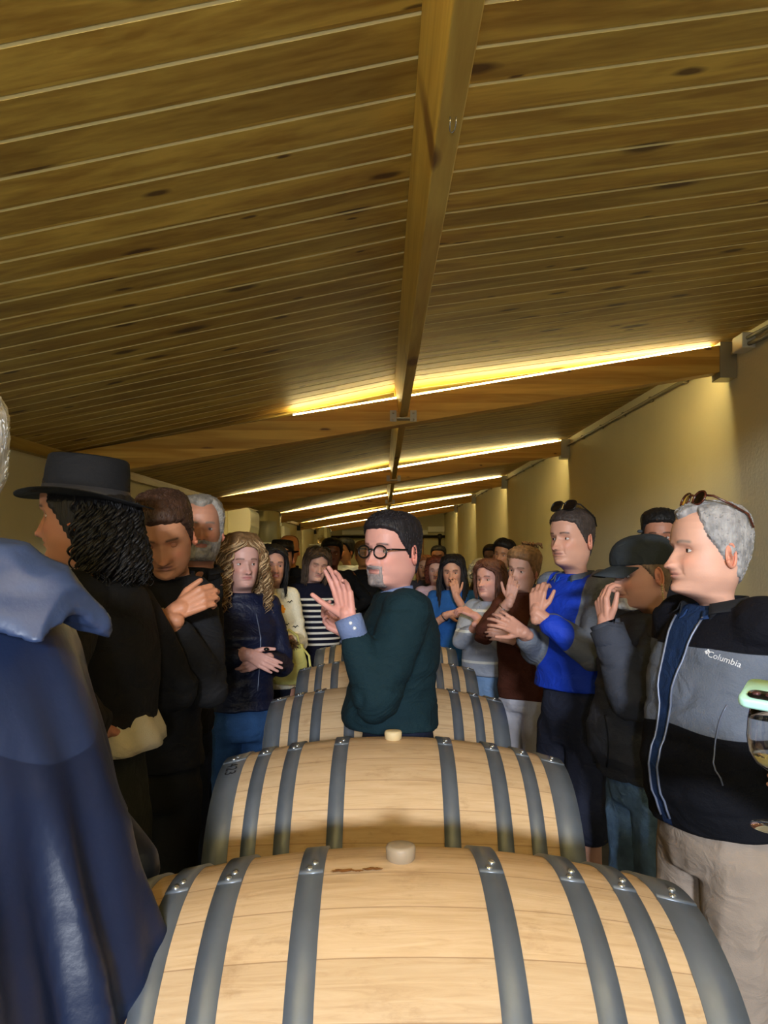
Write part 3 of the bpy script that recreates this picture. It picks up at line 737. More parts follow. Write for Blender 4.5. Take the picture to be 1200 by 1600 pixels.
class Person:
    def __init__(p, label, px, ey, Y, rz, hyaw=0, pitch=0, roll=0, s=1.0, w=1.0, d=1.0, skin=(214, 170, 148), hp=None, lean=(0, 0), hi=True, group=None, H=None, eyes=(70, 45, 30), shut=False, off=(0, .03)):
        p.hw = at(px, ey, Y); p.rz = math.radians(rz); p.s = s; p.w = w; p.d = d; p.hi = hi; p.hp = hp or {}
        fw = np.array([-math.sin(p.rz), math.cos(p.rz)]); rt = np.array([math.cos(p.rz), math.sin(p.rz)])
        base = p.hw[:2]-fw*(off[1]+lean[1])-rt*(off[0]+lean[0])
        p.root = thing('person', label, 'person', (base[0], base[1], 0), p.rz, group)
        p.base = np.array([base[0], base[1], 0]); p.fw = fw; p.rt = rt
        p.H = (p.hw[2]+.12*s) if H is None else H
        p.Rh = rotm(hyaw, pitch, roll); p.skin = np.array(srgb(*skin))*np.array([.86, .80, .78]); p.eyes = eyes; p.shut = shut
        # head origin in local coordinates so that the rotated head centre lands on the wanted point
        hl = p.loc(p.hw); p.O = hl-((-PIV)@p.Rh.T+PIV)*s
        p.lean = np.array([lean[0], lean[1]])
        p.body = G(); p.bcol = []; p.limbs = G(); p.hands = G()
        p.mask_head = None
    def loc(p, P):
        q = np.array(P, float)-p.base; c, s_ = math.cos(p.rz), math.sin(p.rz)
        return np.array([c*q[0]+s_*q[1], -s_*q[0]+c*q[1], q[2]])
    def px(p, x, y, Y): return p.loc(at(x, y, Y))
    def ldir(p, v): return p.loc(np.array(v, float)+p.base)
    def hx(p, P): return xform_head(P, p.Rh, p.s, p.O)
    # spine offset: the upper body follows the lean of the head
    def sp(p, f):
        t = np.clip((f-.52)/.30, 0, 1); return p.lean[0]*t, p.lean[1]*t
    def add_head(p, lip=(176, 108, 100), brow=(60, 42, 30), beard=None, ear=True):
        z = head_rings(p.hi); ph = head_phi(p.hi); Z, PH = np.meshgrid(z, ph, indexing='ij')
        P = head_pt(Z.ravel(), PH.ravel(), p.hp); hp = p.hp
        x, y, zz = P[:, 0]/hp.get('wx', 1), P[:, 1], P[:, 2]; ax = np.abs(x); fr = ss(np.cos(PH.ravel()), .1, .5)
        sk = p.skin; col = np.tile(sk, (len(P), 1))
        ga = lambda a, b, sa, sb: (np.exp(-((ax-a)/sa)**2-((zz-b)/sb)**2)*fr)[:, None]
        red = sk*np.array([1.06, .80, .74])
        col = col+(red-col)*np.clip(.65*ga(.042, -.028, .018, .016)+.6*ga(0, -.036, .016, .012), 0, 1)
        n = noise3(P, 38, 3)[:, None]; col = col*(1+.05*n)
        lc = np.array(srgb(*lip)); lm = np.clip(1.5*(np.exp(-(ax/.021)**4)*np.exp(-((zz+.0615)/(.0078*(1-(ax/.034)**2).clip(.2)))**4)*fr)[:, None], 0, 1)
        col = col+(lc-col)*lm*.75
        ml = (np.exp(-(ax/.023)**6)*np.exp(-((zz+.0612)/.0011)**2)*fr)[:, None]; col = col+(lc*.25-col)*ml*.8
        bc = np.array(srgb(*brow))*.8; bz = .0215+.003*np.clip(1-((ax-.032)/.02)**2, -1, 1)
        bm = (ss(ax, .012, .018)*(1-ss(ax, .046, .053))*np.exp(-((zz-bz)/.0034)**2)*fr)[:, None]; col = col+(bc-col)*np.clip(bm*1.1, 0, .85)
        es = ga(.031, .001, .0165, .0085); col = col+(sk*np.array([.62, .48, .44])-col)*es*.55      # darker eyelids
        ns = (np.exp(-((ax-.008)/.0035)**2-((zz+.0445)/.0022)**2)*fr)[:, None]; col = col+(sk*.18-col)*np.clip(ns*1.2, 0, .9)
        p.body.add(p.hx(P), grid_faces(len(z), len(ph))); p.bcol.append(col)
        # eyes
        for sx in (-1, 1):
            ex_ = .031*hp.get('wx', 1)*sx
            phs = np.linspace(0, 1.2, 60)*sx; PP = head_pt(np.zeros(60), phs, hp); k = np.argmin(np.abs(PP[:, 0]-ex_)); ys = PP[k, 1]
            r = .0122; c = np.array([ex_, ys+.0045-r, .001])
            if not p.shut:
                g = G(); nn, mm = (24, 16) if p.hi else (14, 10)
                ellipsoid(g, (0, 0, 0), (r, r, r), nn, mm); V = g.verts(); V = np.stack([V[:, 0], V[:, 2], -V[:, 1]], 1)
                gz = np.array([hp.get('gaze', 0), 1.0, hp.get('gazev', 0)], float); gz /= np.linalg.norm(gz)
                an = np.arccos(np.clip(V@gz/np.linalg.norm(V, axis=1), -1, 1))
                ec = np.where(an[:, None] < .20, np.array([.004, .004, .004]), np.where(an[:, None] < .50, np.array(srgb(*p.eyes)), np.array([.55, .50, .47])))
                p.body.add(p.hx(V+c), g.f); p.bcol.append(ec)
            # lids: shells over the ball
            for (e0, e1, q) in (((.30 if not p.shut else -.45), 1.5, .0010), (-1.5, (-.42 if not p.shut else -.40), .0008)):
                el = np.linspace(e0, e1, 8); az = np.linspace(-1.35, 1.35, 15); EL, AZ = np.meshgrid(el, az, indexing='ij')
                sag = 1-.0*(AZ/1.3)**2
                if e0 > -1 : EL = np.where(EL <= e0+1e-6, e0-(.30*(np.abs(AZ)/1.35)**2), EL)
                else: EL = np.where(EL >= e1-1e-6, e1+(.28*(np.abs(AZ)/1.35)**2), EL)
                rr = r+q
                V = np.stack([rr*np.cos(EL)*np.sin(AZ), rr*np.cos(EL)*np.cos(AZ), rr*np.sin(EL)], -1).reshape(-1, 3)+c
                n_ = 15; Fc = [(i*n_+k, i*n_+k+1, (i+1)*n_+k+1, (i+1)*n_+k) for i in range(7) for k in range(n_-1)]
                cl = np.tile(sk*np.array([.86, .74, .70]), (len(V), 1)); 
                edge = (np.abs(EL.reshape(-1)-(e0 if e0 > -1 else e1)) < .35) & (np.arange(len(V))//n_ == (0 if e0 > -1 else 7)); cl[edge] = sk*.25
                p.body.add(p.hx(V), Fc); p.bcol.append(cl)
        if ear:
            for sx in (-1, 1):
                g = G(); cx = .0745*hp.get('wx', 1)*sx; cc = np.array([cx, -.012, -.012])
                Rr = np.array(Matrix.Rotation(math.radians(-24*sx), 3, 'Z') @ Matrix.Rotation(math.radians(-10), 3, 'X'))
                ellipsoid(g, (0, 0, 0), (.0055, .0165, .029), 16, 12)
                t = np.linspace(-.5, 4.1, 18); pts = np.stack([np.full(18, .0045*sx), -.0165*np.sin(t+.3)*1.02-.001, .029*np.cos(t+.3)*1.02], 1)
                tube(g, pts, np.interp(t, [-.5, 0, 3, 4.1], [.002, .0042, .0040, .0055]), 8)
                ellipsoid(g, (.003*sx, .010, -.004), (.005, .005, .008), 8, 6)
                V = g.verts()@Rr.T+cc+np.array([.006*sx, 0, 0]); p.body.add(p.hx(V), g.f)
                dc = np.linalg.norm((g.verts()-np.array([.004*sx, .003, 0]))/np.array([.02, .009, .016]), axis=1)
                cl = np.where(dc[:, None] < .8, sk*np.array([.62, .42, .38]), red); p.bcol.append(cl)
        if beard: p.beard(**beard)
    def head_shell(p, mask, th, name, m, label=None, amp=.3, nsc=(40, 40, 12), seed=1, hi=None, extra=None):
        hi = p.hi if hi is None else hi
        z = head_rings(hi); ph = head_phi(hi, .25); Z, PH = np.meshgrid(z, ph, indexing='ij'); Z = Z.ravel(); PH = PH.ravel()
        P = head_pt(Z, PH, p.hp, feat=True); N = np.stack([P[:, 0]/.075**2, (P[:, 1]+.01)/.1**2, (P[:, 2]-.01)/.11**2], 1); N /= np.linalg.norm(N, axis=1)[:, None]
        mk = mask(Z, PH, P); k = ss(mk, 0, 1)
        t = th(Z, PH, P) if callable(th) else th
        nz = noise3(P*np.array(nsc), 1, seed)*.6+noise3(P*np.array(nsc)*2.3, 1, seed+1)*.4
        o = -.006*(1-k)+k*t*(1+amp*nz)
        P = P+N*o[:, None]
        g = G(); g.add(p.hx(P), grid_faces(len(z), len(ph)))
        ob_ = new_obj(name, g, m, p.root)
        if label: ob_['label'] = label
        return ob_
    def hair_short(p, col, kind='short', th=.014, top=.010, amp=.35, locks=120, quiff=0, seed=1, grayside=None):
        m = hair_mat(col)
        mask = lambda Z, PH, P: (Z-hairline(PH, kind)+noise3(P, 90, seed)*.003)/.010
        thf = lambda Z, PH, P: th*.5+th*.5*ss(Z, -.06, .05)+top*ss(Z, .04, .11)+quiff*np.exp(-(PH/.8)**2)*ss(Z, .05, .09)
        h = p.head_shell(mask, thf, 'hair', m, amp=amp*.6, nsc=(110, 110, 26), seed=seed, hi=p.hi)
        if locks and p.hi:
            rnd = random.Random(seed); g = G(); me = h.data; n_ = len(me.vertices); co = np.zeros(n_*3); me.vertices.foreach_get('co', co); co = co.reshape(-1, 3)
            z = head_rings(True); ph = head_phi(True, .25); Z, PH = np.meshgrid(z, ph, indexing='ij'); Z = Z.ravel(); PH = PH.ravel()
            mk = mask(Z, PH, head_pt(Z, PH, p.hp, False)); ok = np.where((mk > .8) & (Z < .1195))[0]
            if n_ == len(Z) and len(ok):
                B = BVHTree.FromPolygons(co.tolist(), [q.vertices[:] for q in me.polygons]); c0 = p.hx([[0, -.01, .0]])[0]
                fwd = (p.hx([[0, .1, .02]])[0]-p.hx([[0, 0, .02]])[0]); fwd = fwd/np.linalg.norm(fwd); up = (p.hx([[0, 0, .1]])[0]-p.hx([[0, 0, 0]])[0]); up = up/np.linalg.norm(up)
                for i in range(locks*2):
                    k = ok[rnd.randrange(len(ok))]; P = co[k]; t = float(ss(np.array(Z[k]), .03, .09))
                    fl = -fwd*(.35+.65*t)-up*(1-t)+np.array([rnd.gauss(0, .22), rnd.gauss(0, .22), rnd.gauss(0, .12)]); pts = []
                    for j in range(5):
                        hh = B.find_nearest(Vector(P)); q = np.array(hh[0]); nn = np.array(hh[1]); pts.append(q+nn*(-.001, .0016, .0024, .002, -.0006)[j])
                        v = fl-nn*np.dot(fl, nn); v = v/(np.linalg.norm(v)+1e-9); P = q+v*rnd.uniform(.007, .010)
                    tube(g, pts, np.array([.0012, .0024, .0026, .0018, .0004])*rnd.uniform(.7, 1.2), 4)
                new_obj('hair_strands', g, m, p.root)
        return h
    def hair_long(p, col, ztop=.112, *, L=.30, curl=0, n=220, th=.016, wave=.004, seed=1, open_=58, kind='long', flare=0, part=0, up=1, back=False, col2=None):
        m = hair_mat(col); rnd = random.Random(seed)
        mask = lambda Z, PH, P: (Z-hairline(PH, kind))/.012
        p.head_shell(mask, lambda Z, PH, P: (th*(.6+.4*ss(Z, -.1, .06))+.004*ss(Z, .07, .12))*(1 if ztop > .1 else 1-.75*ss(Z, .02, .05)), 'hair', m, amp=.35, nsc=(50, 50, 10), seed=seed)
        g = G(); g2 = G()
        for i in range(n):
            ph0 = rnd.uniform(-math.pi, math.pi); zt = rnd.uniform(.03, ztop) if rnd.random() < .6 else rnd.uniform(-.06, min(.06, ztop))
            if back and abs(ph0) < 1.6: continue
            zl = float(hairline(np.array([ph0]), kind)[0]); zt = max(zt, zl+.01)
            if zt > ztop+.02: continue
            ln = L*rnd.uniform(.75, 1.08); m_ = 34 if curl else 16
            tt = np.linspace(0, 1, m_); Z = zt-tt*(ln+zt)
            op = math.radians(open_); pm = op*ss(.085-Z, 0, .05); sg = 1 if ph0 > 0 else -1
            PH = np.full(m_, ph0); PH = sg*(pm+abs(ph0)*(1-pm/math.pi))
            Zs = np.maximum(Z, -.03); P = head_pt(Zs, PH, p.hp, False); c = np.array([0, -.012, .0]); N = P-c; N[:, 2] *= (Zs > .03); N /= np.linalg.norm(N, axis=1)[:, None]
            below = np.clip(-.03-Z, 0, 9); 
            o = th*rnd.uniform(.55, 1.25)+flare*ss(-Z, -.05, .12)+.10*flare*below*4
            P = P+N*(o if np.ndim(o) else np.full(m_, o))[:, None]; P[:, 2] = np.minimum(P[:, 2], Z+N[:, 2]*th)
            # tuck in around the neck, then rest on the shoulders
            P[:, 0] *= 1-.10*ss(below, 0, .12)*(flare == 0)
            if curl:
                f = rnd.uniform(.8, 1.25)*curl[1]; a0 = rnd.uniform(0, 6.28); amp = curl[0]*ss(tt, 0, .2)
                P[:, 0] += amp*np.cos(a0+f*Z*2*math.pi); P[:, 1] += amp*np.sin(a0+f*Z*2*math.pi)
            else:
                a0 = rnd.uniform(0, 6.28); P[:, 0] += wave*np.sin(a0+Z*38); P[:, 1] += wave*np.cos(a0*2+Z*31)
            r0 = rnd.uniform(.0035, .0055) if not curl else rnd.uniform(.0026, .0042)
            rr = r0*np.interp(tt, [0, .1, .75, 1], [.6, 1, .9, .2])
            # the head rotation fades out down the neck
            Q = P.copy(); w = ss(P[:, 2], -.30, -.10)[:, None]; R = (P-PIV)@p.Rh.T+PIV
            yaw = math.atan2(-p.Rh[0, 1], p.Rh[1, 1]); cy, sy = math.cos(yaw), math.sin(yaw); Ry = np.array([[cy, -sy, 0], [sy, cy, 0], [0, 0, 1]])
            Rz = (P-PIV)@Ry.T+PIV+np.array([0, 0, 0])
            top = (np.array([0, 0, 0])-PIV)@p.Rh.T+PIV
            Q = (Rz*(1-w)+R*w)*p.s+p.O
            tube(g if (col2 is None or rnd.random() < .6) else g2, Q, rr*p.s, 5)
        new_obj('hair_strands', g, m, p.root)
        if col2: new_obj('hair_highlights', g2, hair_mat(col2), p.root)
    def beard(p, col, full=False, th=.006, must=True, goat=True):
        def mask(Z, PH, P):
            ax = np.abs(P[:, 0]); a = np.degrees(np.abs(PH)); f = np.cos(PH)
            mo = np.minimum((-.0445-Z)/.002, (Z+.0575)/.002); mo = np.minimum(mo, (.025-ax)/.003)
            go = np.minimum((-.071-Z)/.003, (Z+.117)/.004); go = np.minimum(go, (.027-ax)/.004)
            sd = np.minimum((-.046-Z)/.003, (Z+.117)/.004); sd = np.minimum(sd, (ax-.020)/.003); sd = np.minimum(sd, (.032-ax)/.003)
            k = -1+0*Z
            if must: k = np.maximum(k, mo)
            if goat: k = np.maximum(k, go)
            if must and goat: k = np.maximum(k, sd)
            if full:
                lim = np.interp(a, [0, 40, 60, 75, 90], [-.045, -.048, -.045, -.03, -.01]); fu = np.minimum((lim-Z)/.004, (Z+.119)/.004); fu = np.minimum(fu, (95-a)/4)
                lips = (np.abs(Z+.0635)/.0085)**2+(ax/.022)**2; fu = np.minimum(fu, (lips-1)*2); k = np.maximum(k, fu)
            return np.where(f > -.05, k*(1+.3*noise3(P, 300, 7)), -1)
        p.head_shell(mask, th, 'beard', hair_mat(col), amp=.4, nsc=(160, 160, 90), seed=4, hi=True)
    # ---------------------------------------------------------------- body
    def shoulders(p):
        H = p.H; lx, ly = p.sp(.82); nb = p.O+np.array([0, 0, -.2])*p.s
        zS = min(.835*H, nb[2]+.030)
        return [np.array([sd*.168*p.w+lx, ly-.005, zS-.012]) for sd in (1, -1)], zS
    def arms(p, R=None, L=None, hr=None, hl=None, hintR=(.5, -.3, -1), hintL=(-.5, -.3, -1), vis=(True, True)):
        """R, L: wrist in local coordinates; hr, hl: hand dicts (d, n, curl...)"""
        (SR, SL), zS = p.shoulders(); H = p.H; a, b = .172*H, .150*H
        hr = dict(d=(-.5, .3, -1), curl=.5) if R is None else hr; hl = dict(d=(.5, .3, -1), curl=.5) if L is None else hl
        R = np.array([.15*p.w, .045, .635*H]) if R is None else R          # hands in the jacket pockets
        L = np.array([-.15*p.w, .045, .635*H]) if L is None else L
        ER, R = ik(SR, R, a, b, hintR); EL, L = ik(SL, L, a, b, hintL); p.A = [(SR, ER, R), (SL, EL, L)]
        for (S, E, W), hd, sd, v in ((p.A[0], hr, 1, vis[0]), (p.A[1], hl, -1, vis[1])):
            capsule(p.limbs, S, E, .045, .036); capsule(p.limbs, E, W, .036, .026)
            hd = dict(hd or {}); dd = hd.pop('d', None); nn = hd.pop('n', None)
            d0 = W-E; dd = d0 if dd is None else dd; nn = np.array([-sd, .2, 0]) if nn is None else nn
            capsule(p.hands, W-d0/np.linalg.norm(d0)*.06, W, .030*p.s, .027*p.s, 12)
            hand_geo(p.hands, W, dd, nn, sd, s=.89*p.s, **hd)
    def finish_body(p, fine=.0032):
        H = p.H; g = p.limbs
        lx, ly = p.sp(.82); q = lambda f: p.sp(f)
        loft(g, [(.48*H, 0, 0, .13, .09), (.60*H, q(.6)[0], q(.6)[1], .12, .085), (.74*H, q(.74)[0], q(.74)[1], .14, .09), (.80*H, lx, ly-.01, .14, .07), (.825*H, lx, ly-.015, .075, .05)], 20)
        O = p.O+np.array([0, -.02, -.19])*p.s; capsule(g, (lx, ly-.02, .79*H), O, .055, .05)
        for sx in (-1, 1):
            fx = sx*.095*p.w*.9; capsule(g, (sx*.075, 0, .50*H), (fx, .01, .27*H), .075, .05); capsule(g, (fx, .01, .27*H), (fx, -.02, .06*H), .048, .034)
            capsule(g, (fx, -.03, .035), (fx*1.1, .12, .03), .034, .026)
        V, N, Fc = remesh(g, .014, 3); p.body.add(V, Fc); p.bcol.append(np.tile(p.skin, (len(V), 1)))
        V, N, Fc = remesh(p.hands, fine if p.hi else .0045, 2)
        cl = np.tile(p.skin, (len(V), 1)); cl = cl*(1+.06*noise3(V, 60, 5)[:, None])*np.array([1.0, .93, .92])
        p.body.add(V, Fc); p.bcol.append(cl)
        new_obj('body', p.body, M_skin, p.root, attrs={'Col': np.concatenate(p.bcol)})
    def torso_rings(p, hem=.50, fit=0, belly=0, open_=0, bust=0):
        H, w, d = p.H, p.w, p.d; S, zS = p.shoulders(); f = fit
        def r(fr, cy, rx, ry):
            lx, ly = p.sp(fr); return (fr*H, lx, ly+cy, rx*w+f, ry*d+f)
        R = [r(hem, .0 if hem < .56 else .008+belly*.8, .174+open_, .124+open_+(belly*.8 if hem > .56 else 0))]
        if hem < .52: R.append(r(.53, .0, .182+open_*.6, .130+open_*.6))
        R += [r(.57, .005+belly*.6, .172, .125+belly), r(.62, .01+belly, .166, .122+belly), r(.68, .01+belly*.5, .172, .122+bust*.3), r(.74, .008+bust*.5, .182, .122+bust), r(.78, .0, .186, .112)]
        R = [R[0]]+[q_ for q_ in R[1:] if q_[0] > (hem+.012)*H]
        lx, ly = p.sp(.82); R += [(zS-.015, lx, ly-.008, .160*w+f, .085*d+f), (zS+.015, lx, ly-.014, .120*w+f, .070*d+f)]
        n = p.O+np.array([0, -.030, -.160])*p.s
        R += [(max(zS+.035, n[2]), n[0]*.8+lx*.2, n[1]*.8+ly*.2, .066+f*.5, .062+f*.5)]
        return R
    def top(p, name, m, hem=.50, fit=.006, sl=(.064, .052, .040), slen=(1, 1), voxel=.009, wr=.005, belly=0, open_=0, bust=0, masks=None, smooth=6, seed=1, extra=None, wscale=1, label=None, cuts=None):
        g = G(); loft(g, p.torso_rings(hem, fit, belly, open_, bust), 44)
        for (S, E, W), k in zip(p.A, slen):
            if k <= 0: continue
            capsule(g, S-np.array([S[0]*.12, 0, .01]), E, sl[0], sl[1], 16)
            if k > .5:
                W2 = E+(W-E)*((k-.5)*2 if k < 1 else 1); d = (W2-E)/np.linalg.norm(W2-E); capsule(g, E, W2-d*sl[2]*.9, sl[1], sl[2], 16)
        if extra: extra(g)
        V, N, Fc = remesh(g, voxel if p.hi else max(voxel, .012), smooth)
        # folds: soft creases that run around the limbs and diagonally over the trunk
        P = V*np.array([1, 1, 1.0]); q = 1/wscale
        fold = np.abs(noise3(P*np.array([7, 7, 15])*q, 1, seed))*-1+.35; fold2 = noise3(P*np.array([16, 16, 26])*q, 1, seed+3)
        # stronger near elbows and waist
        k = np.full(len(V), .55)
        for (S, E, W) in p.A: k = np.maximum(k, 1.5*np.exp(-(np.linalg.norm(V-E, axis=1)/.10)**2)); k = np.maximum(k, 1.1*np.exp(-(np.linalg.norm(V-S, axis=1)/.10)**2))
        cr = np.exp(-(noise3(P*np.array([5, 5, 13])*q+3, 1, seed+9)/.12)**2); V = V+N*((fold*2.6+fold2*.8-cr*1.1)*wr*k)[:, None]
        at_ = {}
        for a, fn in (masks or {}).items(): at_[a] = fn(p, V)
        gg = G(); gg.add(V, Fc); o = new_obj(name, gg, m, p.root, attrs=at_)
        if label: o['label'] = label
        p.topV = V; p.topN = N; p.topo = o
        return o
    def collar(p, m, h=.045, r=.068, name='collar', open_=.5, fold=True, z=0, label=None):
        """standing or folded collar around the neck, open at the front"""
        n = p.O+np.array([0, -.028, -.168])*p.s; V = []; K = 30; rows = 6
        A = np.linspace(math.pi/2+open_, math.pi/2+2*math.pi-open_, K)
        for j in range(rows):
            t = j/(rows-1)
            if fold: rr = r-.010*min(t*2, 1)+(.022*(max(t-.5, 0)*2)); zz = h*math.sin(min(t*1.3, 1)*math.pi*.72)-.03*max(t-.5, 0)
            else: rr = r-.008*t; zz = h*t
            for a in A:
                fr = (1+math.sin(a))/2
                V.append((n[0]+rr*math.cos(a)*1.02, n[1]+rr*math.sin(a)*1.0+.008, n[2]+z-.006+zz-.024*fr**2))
        V = np.array(V); V2 = V+np.array([0, 0, 0])+((V-np.append(n[:2], 0)*np.array([1, 1, 0]))*np.array([1, 1, 0]))*.045
        Fc = []; kk = rows*K
        for j in range(rows-1):
            for i in range(K-1):
                Fc.append((j*K+i, j*K+i+1, (j+1)*K+i+1, (j+1)*K+i)); Fc.append((kk+j*K+i, kk+(j+1)*K+i, kk+(j+1)*K+i+1, kk+j*K+i+1))
        for i in range(K-1): Fc.append((i, kk+i, kk+i+1, i+1)); Fc.append(((rows-1)*K+i, (rows-1)*K+i+1, kk+(rows-1)*K+i+1, kk+(rows-1)*K+i))
        for j in range(rows-1): Fc.append((j*K, (j+1)*K, kk+(j+1)*K, kk+j*K)); Fc.append((j*K+K-1, kk+j*K+K-1, kk+(j+1)*K+K-1, (j+1)*K+K-1))
        g = G(); g.add(np.concatenate([V, V2]), Fc); o = new_obj(name, g, m, p.root)
        if label: o['label'] = label
        return o
    def legs(p, m, name='trousers', leg=(.098, .070, .055), knee=1.0, voxel=.011, wr=.005, top=.60, end=.04, seed=5, stance=.095, label=None, shoes=True, skirt=False):
        H, w, d = p.H, p.w, p.d; g = G()
        loft(g, [(.46*H, 0, 0, .165*w, .105*d), (.50*H, 0, 0, .172*w, .118*d), (.55*H, 0, 0, .165*w, .115*d), (top*H, 0, 0.0, .150*w, .105*d)], 36)
        if skirt: loft(g, [(end*H, 0, 0, .21*w, .17*d), (.3*H, 0, 0, .19*w, .15*d), (.5*H, 0, 0, .165*w, .115*d)], 36)
        else:
            for sx in (-1, 1):
                hx_ = sx*.088*w; fx = sx*stance*w
                capsule(g, (hx_, 0, .485*H), (fx, .012, .28*H), leg[0]*w, leg[1]*w, 18)
                if end < .25: capsule(g, (fx, .012, .28*H), (fx, -.015, end*H+leg[2]), leg[1]*w, leg[2]*w, 18)
        V, N, Fc = remesh(g, voxel if p.hi else max(voxel, .014), 5)
        q = np.abs(noise3(V*np.array([12, 12, 9]), 1, seed))*-1+.3; V = V+N*(q*wr*1.5+noise3(V*np.array([20, 20, 40]), 1, seed+2)*wr*.35)[:, None]
        gg = G(); gg.add(V, Fc); o = new_obj(name, gg, m, p.root)
        if label: o['label'] = label
        if shoes:
            for sx in (-1, 1):
                g = G(); fx = sx*stance*w
                loft(g, [(.0, fx*1.03, .035, .046, .135), (.022, fx*1.03, .035, .047, .136), (.045, fx*1.02, .02, .043, .115), (.075, fx, -.02, .042, .068), (.11, fx, -.035, .044, .050)], 24)
                new_obj('shoe', g, M_shoe, p.root)
        return o
    def shirt_v(p, m, name='shirt', r=.06, dz=-.035):
        n = p.O+np.array([0, -.02, -.195])*p.s; g = G(); ellipsoid(g, n+np.array([0, .02, -.02]), (r*1.2, r*1.1, .05), 20, 12); new_obj(name, g, m, p.root)
    def glasses(p, m, lens=None, r=.022, up=0, back=0, tilt=0, name='glasses', thick=.0024, sq=2.2, label=None, tm=None):
        """spectacles; up/tilt push them onto the hair"""
        R = np.array(Matrix.Rotation(math.radians(tilt), 3, 'X')); off = np.array([0, back, up])
        T = lambda P: p.hx((np.asarray(P)-np.array([0, .0, 0]))@R.T+off)
        top = thing(name, None, None); top.parent = p.root
        if label: top['label'] = label
        a = np.linspace(0, 2*math.pi, 28, endpoint=False)
        for sx in (-1, 1):
            c, s_ = np.cos(a), np.sin(a)
            X = sx*.034+r*1.12*np.sign(c)*np.abs(c)**(2/sq); Z = -.001+r*.92*np.sign(s_)*np.abs(s_)**(2/sq); Yv = .101-.10*(X**2)/.01*.12
            g = G(); tube(g, T(np.stack([X, Yv, Z], 1)), thick, 7, closed=True); new_obj('rim', g, m, top)
            g = G(); P = np.stack([X, Yv, Z], 1); cN = P.mean(0); V = T(np.concatenate([[cN], P, [cN+[0, -.0012, 0]], P+[0, -.0012, 0]])); n_ = 28
            g.add(V, [(0, 1+k, 1+(k+1) % n_) for k in range(n_)]+[(n_+1, n_+2+(k+1) % n_, n_+2+k) for k in range(n_)]+[(1+k, n_+2+k, n_+2+(k+1) % n_, 1+(k+1) % n_) for k in range(n_)])
            new_obj('lens', g, lens or M_lens, top, smooth=False)
            g = G(); xo = sx*(.034+r*1.12); tube(g, T([(xo, .096, .006), (sx*.0735, .085, .008), (sx*.080*p.hp.get('wx', 1), .03, .006), (sx*.080*p.hp.get('wx', 1), -.015, .004), (sx*.077*p.hp.get('wx', 1), -.045, -.02)]), thick*.95, 7); new_obj('temple', g, tm or m, top)
        g = G(); tube(g, T([(-.0115, .1015, .005), (0, .1045, .008), (.0115, .1015, .005)]), thick, 7); new_obj('bridge', g, m, top)

M_shoe = mat('dark_shoe', srgb(28, 26, 26), 0.5)
def add_folds(m, sc=8, dist=.03, st=.38):
    nt = m.node_tree; N = nt.nodes; L = nt.links; b = N['Principled BSDF']; tc = N.new('ShaderNodeTexCoord'); mp = N.new('ShaderNodeMapping'); mp.inputs['Scale'].default_value = (1, 1, 1.5); L.new(tc.outputs['Object'], mp.inputs[0])
    nz = N.new('ShaderNodeTexNoise'); nz.inputs['Scale'].default_value = sc; nz.inputs['Detail'].default_value = 2.5; nz.inputs['Distortion'].default_value = 1.4; L.new(mp.outputs[0], nz.inputs['Vector'])
    s1 = N.new('ShaderNodeMath'); s1.operation = 'SUBTRACT'; s1.inputs[1].default_value = .5; L.new(nz.outputs['Fac'], s1.inputs[0]); s2 = N.new('ShaderNodeMath'); s2.operation = 'ABSOLUTE'; L.new(s1.outputs[0], s2.inputs[0])
    bp = N.new('ShaderNodeBump'); bp.invert = True; bp.inputs['Strength'].default_value = st; bp.inputs['Distance'].default_value = dist; L.new(s2.outputs[0], bp.inputs['Height'])
    if b.inputs['Normal'].links: L.new(b.inputs['Normal'].links[0].from_socket, bp.inputs['Normal'])
    L.new(bp.outputs[0], b.inputs['Normal']); return m
def cloth(name, c, rough=.85, bump=.25, bscale=320, masks=None, var=.06, vscale=14, sheen=0, spec=.25):
    return add_folds(mat(name, srgb(*c), rough, bump=bump, bscale=bscale, masks=masks, var=var, vscale=vscale, spec=spec))

# ------------------------------------------------------------------ garment helpers
def bvh(o):
    me = o.data; return BVHTree.FromPolygons([v.co[:] for v in me.vertices], [p.vertices[:] for p in me.polygons])
def stick(p, px_, py_):
    """point and normal on the garment that the given image direction meets"""
    b = bvh(p.topo); o = p.loc([0, 0, CH]); t = p.loc(at(px_, py_, 3.0)); d = Vector(t-o).normalized()
    h = b.ray_cast(Vector(o), d); return (np.array(h[0]), np.array(h[1])) if h[0] is not None else (p.loc(at(px_, py_, p.hw[1])), -np.array(d))
def on_front(p, pts, lift=.002, b=None):
    """(x, z) points dropped on the chest from the front"""
    b = b or bvh(p.topo); out = []
    for x, z in pts:
        h = b.ray_cast(Vector((x, 1.5, z)), Vector((0, -1, 0)))
        if h[0] is not None: out.append(np.array(h[0])+np.array(h[1])*lift)
    return np.array(out)
def decal_text(p, s, size, px_, py_, m, rot=0, name='chest_logo', lift=.0015, label=None, extra=None):
    c, n = stick(p, px_, py_); b = bvh(p.topo)
    u = np.cross([0, 0, 1.0], n); u /= np.linalg.norm(u); v = np.cross(n, u)
    if rot: a = math.radians(rot); u, v = u*math.cos(a)+v*math.sin(a), -u*math.sin(a)+v*math.cos(a)
    def conv(x, y):
        q = c+u*x+v*y; h = b.ray_cast(Vector(q+n*.05), Vector(-n)); r = np.array(h[0]) if h[0] is not None else q
        return r+n*lift
    if s: o = text_on(p.root, s, size, conv, name, m)
    if extra:
        g = G()
        for poly in extra: g.add([conv(x, y) for x, y in poly], [tuple(range(len(poly)))])
        o = new_obj(name if not s else 'logo_mark', g, m, p.root, smooth=False)
    if label: o['label'] = label
